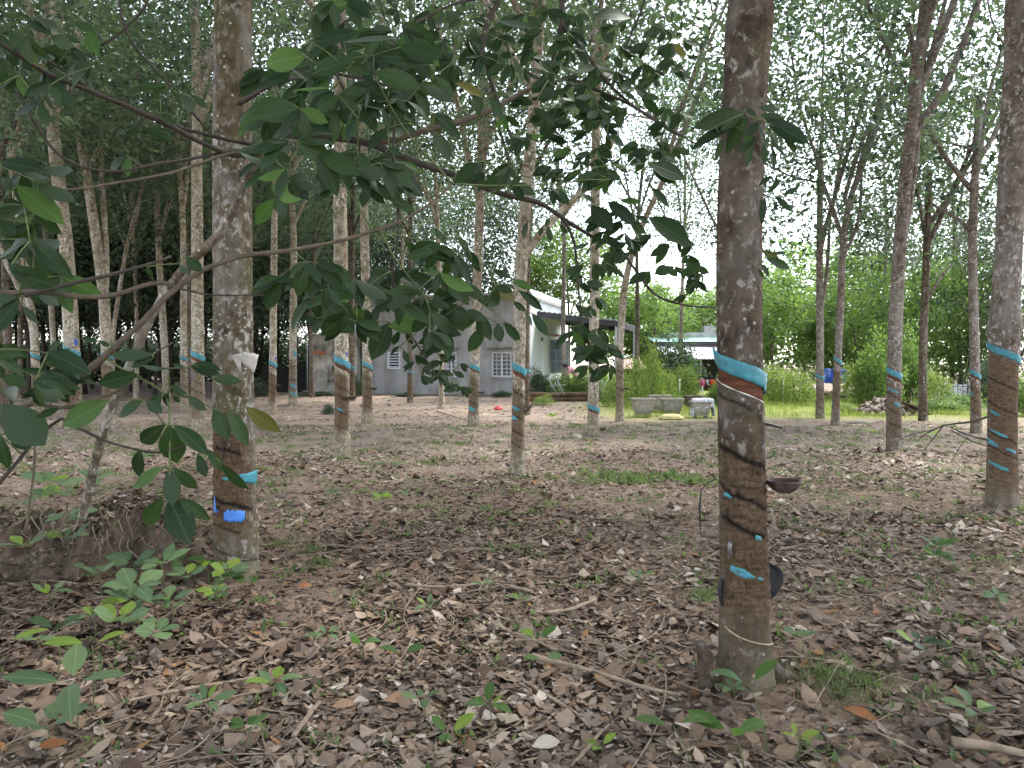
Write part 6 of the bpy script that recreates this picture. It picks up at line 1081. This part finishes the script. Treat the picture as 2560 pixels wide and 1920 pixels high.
# ------------------------------------------------------------------ sticks, single fallen leaves, seedlings
def stick(pts, r0, r1, label, mat=None, group='fallen sticks on the litter', name='fallen_stick'):
    P = np.array([G(x, y) for x, y in pts]); P[:, 2] = gz(P[:, 0], P[:, 1]) + .018 + r0; Q = smoothline(P, .03); Q = Q + (np.stack([fbm(Q, 6, 1, 2), fbm(Q, 6, 2, 2), fbm(Q, 6, 3, 2) * .5], 1) - .4) * .02; mb = MB(); mb.tube(Q, np.linspace(r0, r1, len(Q)) * (1 + .3 * (fbm(Q, 20, 5, 2) - .5)), 8); o = mb.build(name, mat or STICK, None, True); return tag(o, label, 'stick', group)
for q in (([(1330, 1660), (1400, 1672), (1480, 1688), (1570, 1715), (1640, 1735), (1700, 1740)], .016, .007, 'thick half-buried root running to the foot of the nearest trunk'), ([(1225, 1575), (1280, 1600), (1340, 1622), (1385, 1640)], .012, .007, 'brown curved stick left of the long surface root'), ([(1010, 1480), (1110, 1487), (1230, 1475)], .011, .009, 'dark stick lying crosswise in the middle of the litter'), ([(1360, 1548), (1430, 1535), (1490, 1512)], .013, .010, 'short pale stick sloping up between the surface roots'), ([(1270, 1485), (1330, 1495)], .012, .010, 'stubby root piece beside the dark crosswise stick'), ([(1010, 1400), (1140, 1392), (1250, 1384)], .006, .005, 'straight grey stick lying level in the mid litter'),
    ([(1525, 1600), (1570, 1576)], .007, .006, 'short pale broken stick pointing to the nearest trunk'), ([(1530, 1605), (1590, 1660), (1700, 1710), (1800, 1745)], .004, .003, 'thin bent twig in front of the nearest trunk'), ([(1425, 1920), (1465, 1870), (1520, 1815)], .008, .005, 'pale straight stick sloping at the bottom centre'), ([(1290, 1700), (1380, 1750), (1440, 1785), (1475, 1820)], .008, .006, 'brown stick running down right in the bottom middle'), ([(310, 1775), (420, 1755), (540, 1725), (630, 1705)], .010, .006, 'long brown stick below the mossy trunk at left'), ([(735, 1855), (765, 1800), (800, 1760)], .012, .009, 'stout pale stick standing out near the bottom left'), ([(170, 1635), (220, 1650), (265, 1665)], .009, .007, 'bent stick beside the bottom left seedlings'), ([(510, 1600), (560, 1630), (600, 1655)], .008, .006, 'grey stick right of the big seedling clump'), ([(0, 1545), (60, 1530), (90, 1525)], .008, .006, 'stick at the left edge below the mound'), ([(740, 1860), (790, 1905), (830, 1950)], .007, .005, 'thin stick leaving the bottom edge left of centre'), ([(2380, 1880), (2470, 1890), (2560, 1905)], .022, .014, 'thick brown stick in the bottom right corner'), ([(1970, 1300), (2080, 1310), (2170, 1345), (2200, 1400), (2190, 1440)], .005, .004, 'curved thin twig right of the coconut cup'), ([(2200, 1400), (2260, 1412), (2330, 1425)], .008, .006, 'straight stick pointing at the small right seedling'), ([(2080, 1400), (2110, 1440), (2160, 1462), (2210, 1455)], .004, .003, 'dark bent twig below the curved twig'), ([(1660, 1620), (1730, 1655), (1800, 1730)], .006, .004, 'thin stick leaning towards the left foot of the nearest trunk'), ([(1965, 1612), (2000, 1606), (2025, 1598)], .007, .005, 'short white peeled stick right of the nearest trunk foot'), ([(1300, 1905), (1400, 1880), (1440, 1885)], .005, .004, 'thin curved twig at the bottom centre'), ([(1090, 1030), (1130, 1045), (1165, 1055)], .02, .015, 'fallen pole before the grey house wall'), ([(850, 1870), (900, 1830), (1000, 1805)], .006, .004, 'thin twig in the bottom left litter'), ([(2160, 1310), (2210, 1305)], .008, .006, 'small grey stick between the right trunks'), ([(640, 1372), (690, 1370), (760, 1365)], .008, .006, 'straight stick right of the mossy trunk foot')): stick(*q)
rs = random.Random(12)
CL = [(230, 1470), (280, 1530), (440, 1560), (450, 1470), (540, 1530), (620, 1500), (350, 1610), (240, 1600), (520, 1470)]
def bare(pts, d, r0, r1): return [W(x, y, d + k * .05) for k, (x, y) in enumerate(pts)]
db = empty('dead_branch', G(2400, 1330)); tag(db, 'dead bare branch leaning on the spotted trunk at the right edge', 'branch')
for k, (pts, r0, r1) in enumerate((([(2475, 1040), (2430, 1055), (2360, 1062), (2330, 1075), (2300, 1095)], .012, .005), ([(2360, 1062), (2330, 1100), (2310, 1125)], .007, .003), ([(2470, 1100), (2420, 1090), (2375, 1068)], .010, .004), ([(2378, 1075), (2430, 1105), (2480, 1120)], .006, .004), ([(2330, 1075), (2280, 1085), (2250, 1100)], .005, .003), ([(2420, 1092), (2390, 1130), (2380, 1150)], .004, .002))):
    P = smoothline(np.array([W(x, y, 7.0) for x, y in pts]), .04); mb = MB(); mb.tube(P, np.linspace(r0, r1, len(P)), 7); mb.build('branch' if k == 0 else 'twig', TWIG_DARK, db, True)
def flat_leaf(x, y, L, yaw, mat, label, k=0):
    p = G(x, y); z = float(gz(np.array([p[0]]), np.array([p[1]]))[0]) + .04; o = put_leaf(None, (p[0], p[1], z), (p[0] + L * math.cos(yaw), p[1] + L * math.sin(yaw), z + .02), (.25, -.55, .8), mat, 2, 1.1, 'fallen_leaf'); return tag(o, label, 'leaf', 'single fallen leaves')
ORANGE = plain('orange_leaf', (.22, .085, .03), .7, .5, 30); PALE = plain('pale_leaf', (.36, .31, .25), .7, .35, 30); YELL = plain('yellow_leaf', (.45, .30, .06), .6, .3, 20); BROWN = plain('brown_leaf', (.25, .15, .09), .7, .3, 20)
for q in ((2110, 1790, .13, -.7, ORANGE, 'rust orange fallen leaf right of the nearest trunk'), (2180, 1540, .06, .3, ORANGE, 'small orange leaf in the litter right of the nearest trunk'), (1330, 1880, .13, .4, PALE, 'large pale curled leaf at the bottom centre'), (960, 1760, .13, .2, BROWN, 'pinkish brown leaf in the bottom middle'), (830, 1775, .10, .3, BROWN, 'ochre leaf below the long left stick'), (745, 1490, .08, .2, ORANGE, 'rust leaf right of the mossy trunk foot'), (95, 1900, .09, .3, ORANGE, 'orange leaf at the bottom left corner')): flat_leaf(*q, k=rnd.randrange(5))
def seedling(x, y, h, n, L, label, mat=None, wide=1.25, lean=.0, tiers=1, group='seedlings on the grove floor', ang=None, up=.25):
    p = G(x, y); p[2] = max(float(gz(np.array([p[0]]), np.array([p[1]]))[0]), float(mound_z(np.array([p[0]]), np.array([p[1]]))[0])); root = empty('seedling', p); tag(root, label, 'plant', group); mat = mat or LEAF_PLANT; top = p + np.array([lean * h, -.1 * h, h]); P = smoothline(np.array([p - [0, 0, .03], (p + top) / 2 + np.array([.02, 0, 0]), top]), .02); mb = MB(); mb.tube(P, np.linspace(.0035, .002, len(P)), 6); mb.build('stem', PETIOLE, root, True)
    for t in range(tiers):
        b = p + (top - p) * (1 - .32 * t)
        for k in range(n):
            a = rnd.uniform(0, .5) + 2 * math.pi * k / n + t * .8 if ang is None else ang[k % len(ang)]; l = L * rnd.uniform(.7, 1.15) * (1 - .12 * t); e = rnd.uniform(.0, up + .5); s = b + np.array([math.cos(a), math.sin(a), .3]) * l * .18; l *= .8; put_leaf(root, s, s + np.array([math.cos(a) * math.cos(e), math.sin(a) * math.cos(e), math.sin(e)]) * l, (rnd.uniform(-.3, .3), rnd.uniform(-.6, -.1), 1), (LEAF_LIME if rnd.random() < .12 else mat), None, wide)
for q in ((170, 1455, .42, 6, .20, 'tall broad-leaved seedling in front of the earth mound', None, 1.5, .05, 2), (330, 1570, .22, 6, .19, 'large pale green seedling in the centre of the left clump', None, 1.5, .1, 2), (300, 1620, .15, 5, .16, 'broad seedling just below the large pale one', None, 1.6, .1, 1), (400, 1500, .20, 5, .18, 'spreading lobed seedling above the left clump', None, 1.4, .1, 1), (395, 1640, .12, 5, .12, 'round-leaved seedling at the right of the left clump', LEAF_PLANT, 1.9, 0, 1), (560, 1490, .14, 6, .13, 'leafy creeper at the foot of the mossy trunk', None, 1.8, .2, 2), (470, 1500, .12, 5, .12, 'low creeper left of the mossy trunk foot', None, 1.6, 0, 1), (250, 1500, .16, 5, .12, 'bluish seedling below the mound', None, 1.5, 0, 1), (130, 1540, .14, 6, .11, 'small star-shaped seedling left of the clump', None, 1.0, 0, 1), (140, 1700, .24, 5, .17, 'dark drooping seedling at the lower left', LEAF_NEAR, .9, .1, 1), (190, 1830, .20, 4, .24, 'long-leaved seedling in the bottom left corner', None, 1.0, 0, 1), (120, 1880, .10, 4, .16, 'broad crinkled seedling at the very bottom left', None, 1.6, 0, 1), (95, 1650, .10, 5, .1, 'little grey-green weed at the left edge', None, 1.2, 0, 1), (225, 1800, .32, 2, .18, 'upright lime seedling in the bottom left', LEAF_LIME, 1.1, .1, 1),
    (120, 1400, .34, 6, .20, 'tall pale seedling against the dark face of the bank', None, 1.5, .1, 2), (240, 1420, .26, 5, .18, 'broad seedling at the right foot of the bank', None, 1.5, .0, 1), (330, 1470, .18, 6, .16, 'pale lobed seedling just right of the bank foot', None, 1.4, .1, 1), (60, 1450, .22, 5, .15, 'seedling at the left edge under the bank', None, 1.3, .1, 1), (350, 1390, .25, 5, .14, 'seedling growing on the face of the mound', None, 1.3, 0, 1), (280, 1290, .12, 4, .1, 'small seedling on top of the mound', None, 1.3, 0, 1), (960, 1300, .20, 6, .13, 'light green seedling in the middle distance left of centre', LEAF_LIME, 1.3, 0, 1), (1005, 1265, .14, 5, .1, 'pale seedling behind the light green one', LEAF_PLANT, 1.3, 0, 1), (1340, 1640, .09, 3, .11, 'small dark seedling beside the surface root', LEAF_FRESH, 1.3, 0, 1), (1010, 1690, .11, 2, .11, 'single bright leaf sprout in the lower middle', LEAF_FRESH, 1.6, 0, 1), (1360, 1690, .09, 2, .1, 'bright single leaf sprout on the surface root', LEAF_FRESH, 1.4, 0, 1), (1220, 1810, .10, 6, .1, 'bright green seedling at the bottom centre', LEAF_FRESH, 1.2, 0, 1), (1120, 1880, .10, 3, .13, 'drooping single-leaf seedling at the bottom', LEAF_FRESH, 1.1, 0, 1), (1055, 1790, .10, 4, .09, 'bluish weed in the bottom middle', None, 1.1, 0, 1), (1210, 1500, .09, 5, .09, 'weed tuft left of the pale root', None, .9, 0, 1), (1300, 1540, .09, 6, .10, 'blue-green weed beside the short pale stick', None, .9, 0, 1), (1070, 1550, .08, 5, .09, 'small weed in the centre litter', None, 1.0, 0, 1), (1600, 1480, .10, 6, .10, 'small weed left of the nearest trunk', None, .8, 0, 1), (1500, 1890, .07, 3, .09, 'lime sprout at the bottom edge', LEAF_LIME, 1.3, 0, 1),
    (1920, 1880, .28, 2, .20, 'upright lance-shaped green shoot right below the nearest trunk', LEAF_FRESH, 1.0, -.3, 1), (1730, 1915, .18, 2, .18, 'lance-shaped shoot at the bottom edge below the trunk', LEAF_FRESH, 1.0, -.4, 1), (1860, 1920, .15, 3, .16, 'pair of lance-shaped shoots at the bottom edge', LEAF_FRESH, 1.0, -.3, 1), (1990, 1890, .08, 5, .08, 'small lime weed right of the lance-shaped shoot', LEAF_LIME, 1.0, 0, 1), (2340, 1440, .22, 8, .14, 'bushy green seedling in the right litter', LEAF_FRESH, 1.2, 0, 2), (2290, 1660, .12, 6, .13, 'dull green seedling at the lower right', LEAF_NEAR, 1.2, 0, 1), (2000, 1640, .10, 6, .10, 'green weeds right of the nearest trunk foot', LEAF_PLANT, 1.3, 0, 1), (2490, 1520, .10, 6, .1, 'weed at the right side of the litter', LEAF_PLANT, 1.2, 0, 1), (2150, 1370, .10, 2, .09, 'tiny bright sprout right of the rubber flap', LEAF_FRESH, 1.3, 0, 1), (1590, 1470, .05, 4, .08, 'tiny weed between the centre roots', None, 1.0, 0, 1), (1830, 1745, .06, 5, .07, 'low green weeds at the front of the nearest trunk', LEAF_PLANT, 1.2, 0, 1), (1760, 1540, .10, 6, .10, 'grassy weed left of the nearest trunk', LEAF_PLANT, .5, 0, 1), (620, 1880, .10, 5, .09, 'small bright weed at the bottom left of centre', LEAF_FRESH, 1.2, 0, 1), (690, 1750, .09, 5, .12, 'dark weed above the stout pale stick', None, 1.2, 0, 1), (520, 1820, .10, 6, .11, 'dark green weed in the bottom left litter', None, 1.0, 0, 1), (820, 1630, .09, 6, .1, 'glossy weed in the left litter', LEAF_PLANT, .9, 0, 1), (900, 1660, .1, 3, .11, 'green single-leaf sprout in the left litter', LEAF_FRESH, 1.3, 0, 1), (2430, 1840, .10, 5, .12, 'green leaf sprout at the lower right edge', LEAF_PLANT, 1.2, 0, 1), (2500, 1130, .12, 6, .12, 'yellow-green plant at the right edge', LEAF_LIME, 1.3, 0, 1), (2170, 1105, .20, 8, .17, 'yellow-green seedlings in front of the rubble pile', LEAF_LIME, 1.2, 0, 1), (2330, 1110, .15, 7, .16, 'yellow-green seedling right of the forked tree', LEAF_LIME, 1.2, 0, 1), (1380, 1060, .18, 8, .2, 'light green plant before the timber edging', LEAF_LIME, 1.2, 0, 1), (1000, 1180, .1, 6, .12, 'grass-like weed near the tagged tree', LEAF_PLANT, .7, 0, 1), (830, 1260, .12, 6, .10, 'weed cluster right of the mossy trunk', LEAF_PLANT, 1.0, 0, 1)): seedling(*q)
for k_, (x, y) in enumerate(sorted(CL)): seedling(x + rs.uniform(-12, 12), y + rs.uniform(-10, 10), rs.uniform(.06, .16), rs.randint(4, 6), rs.uniform(.09, .15), 'small seedling of the crowded patch below the mound, %s from the left' % ORD[k_], rs.choice([LEAF_PLANT, LEAF_PLANT, LEAF_FRESH]), 1.5, 0, rs.randint(1, 2))
mi = [(MX[j, i], MY[j, i], MZ[j, i]) for j, i in zip(r_.integers(6, 34, 110), r_.integers(8, 66, 110))]; n = 2600; c_ = np.array([mi[k] for k in r_.integers(0, 110, n)]); V, F = scatter(BLADE, c_ + np.stack([r_.normal(0, .05, n), r_.normal(0, .04, n), np.full(n, .0)], 1), r_.uniform(0, 6.28, n), r_.normal(.5, .5, n), r_.normal(0, .4, n), .07 * r_.uniform(.5, 1.5, n)); tag(obj('mound_weeds', V, F, WEED, None, {'tint': np.repeat(r_.uniform(0, 1, n), 4)}, smooth=False), 'thin weeds growing over the earth bank', 'weeds', kind='stuff')
trash = MB(); c = G(1441, 1094); V, F = lathe([(.002, .05), (.06, .06), (.09, .03), (.085, .0)], 10); V = V + (np.random.default_rng(2).normal(0, .012, V.shape)); trash.add(V + c, F); tag(trash.build('litter_bag', PALE, None, False), 'crumpled white plastic bag on the ground near the low-banded tree', 'bag')
c = G(1246, 1025); tr2 = MB(); V, F = lathe([(.002, .12), (.09, .11), (.14, .05), (.12, .0)], 12); V = V + np.random.default_rng(4).normal(0, .015, V.shape); tr2.add(V + c, F); tag(tr2.build('red_bag', plain('red_plastic', (.55, .06, .06), .5), None, False), 'small crumpled red plastic bag under the grey wall window', 'bag')
c = G(2150, 1060); tr3 = MB(); V, F = tube(np.array([c + [-.25, 0, .03], c + [0, .02, .05], c + [.25, -.05, .03]]), [.03, .05, .025], 8); tr3.add(V, F); tag(tr3.build('white_sheet', PALE, None, True), 'crumpled white sheet strip before the rubble pile', 'sheet')
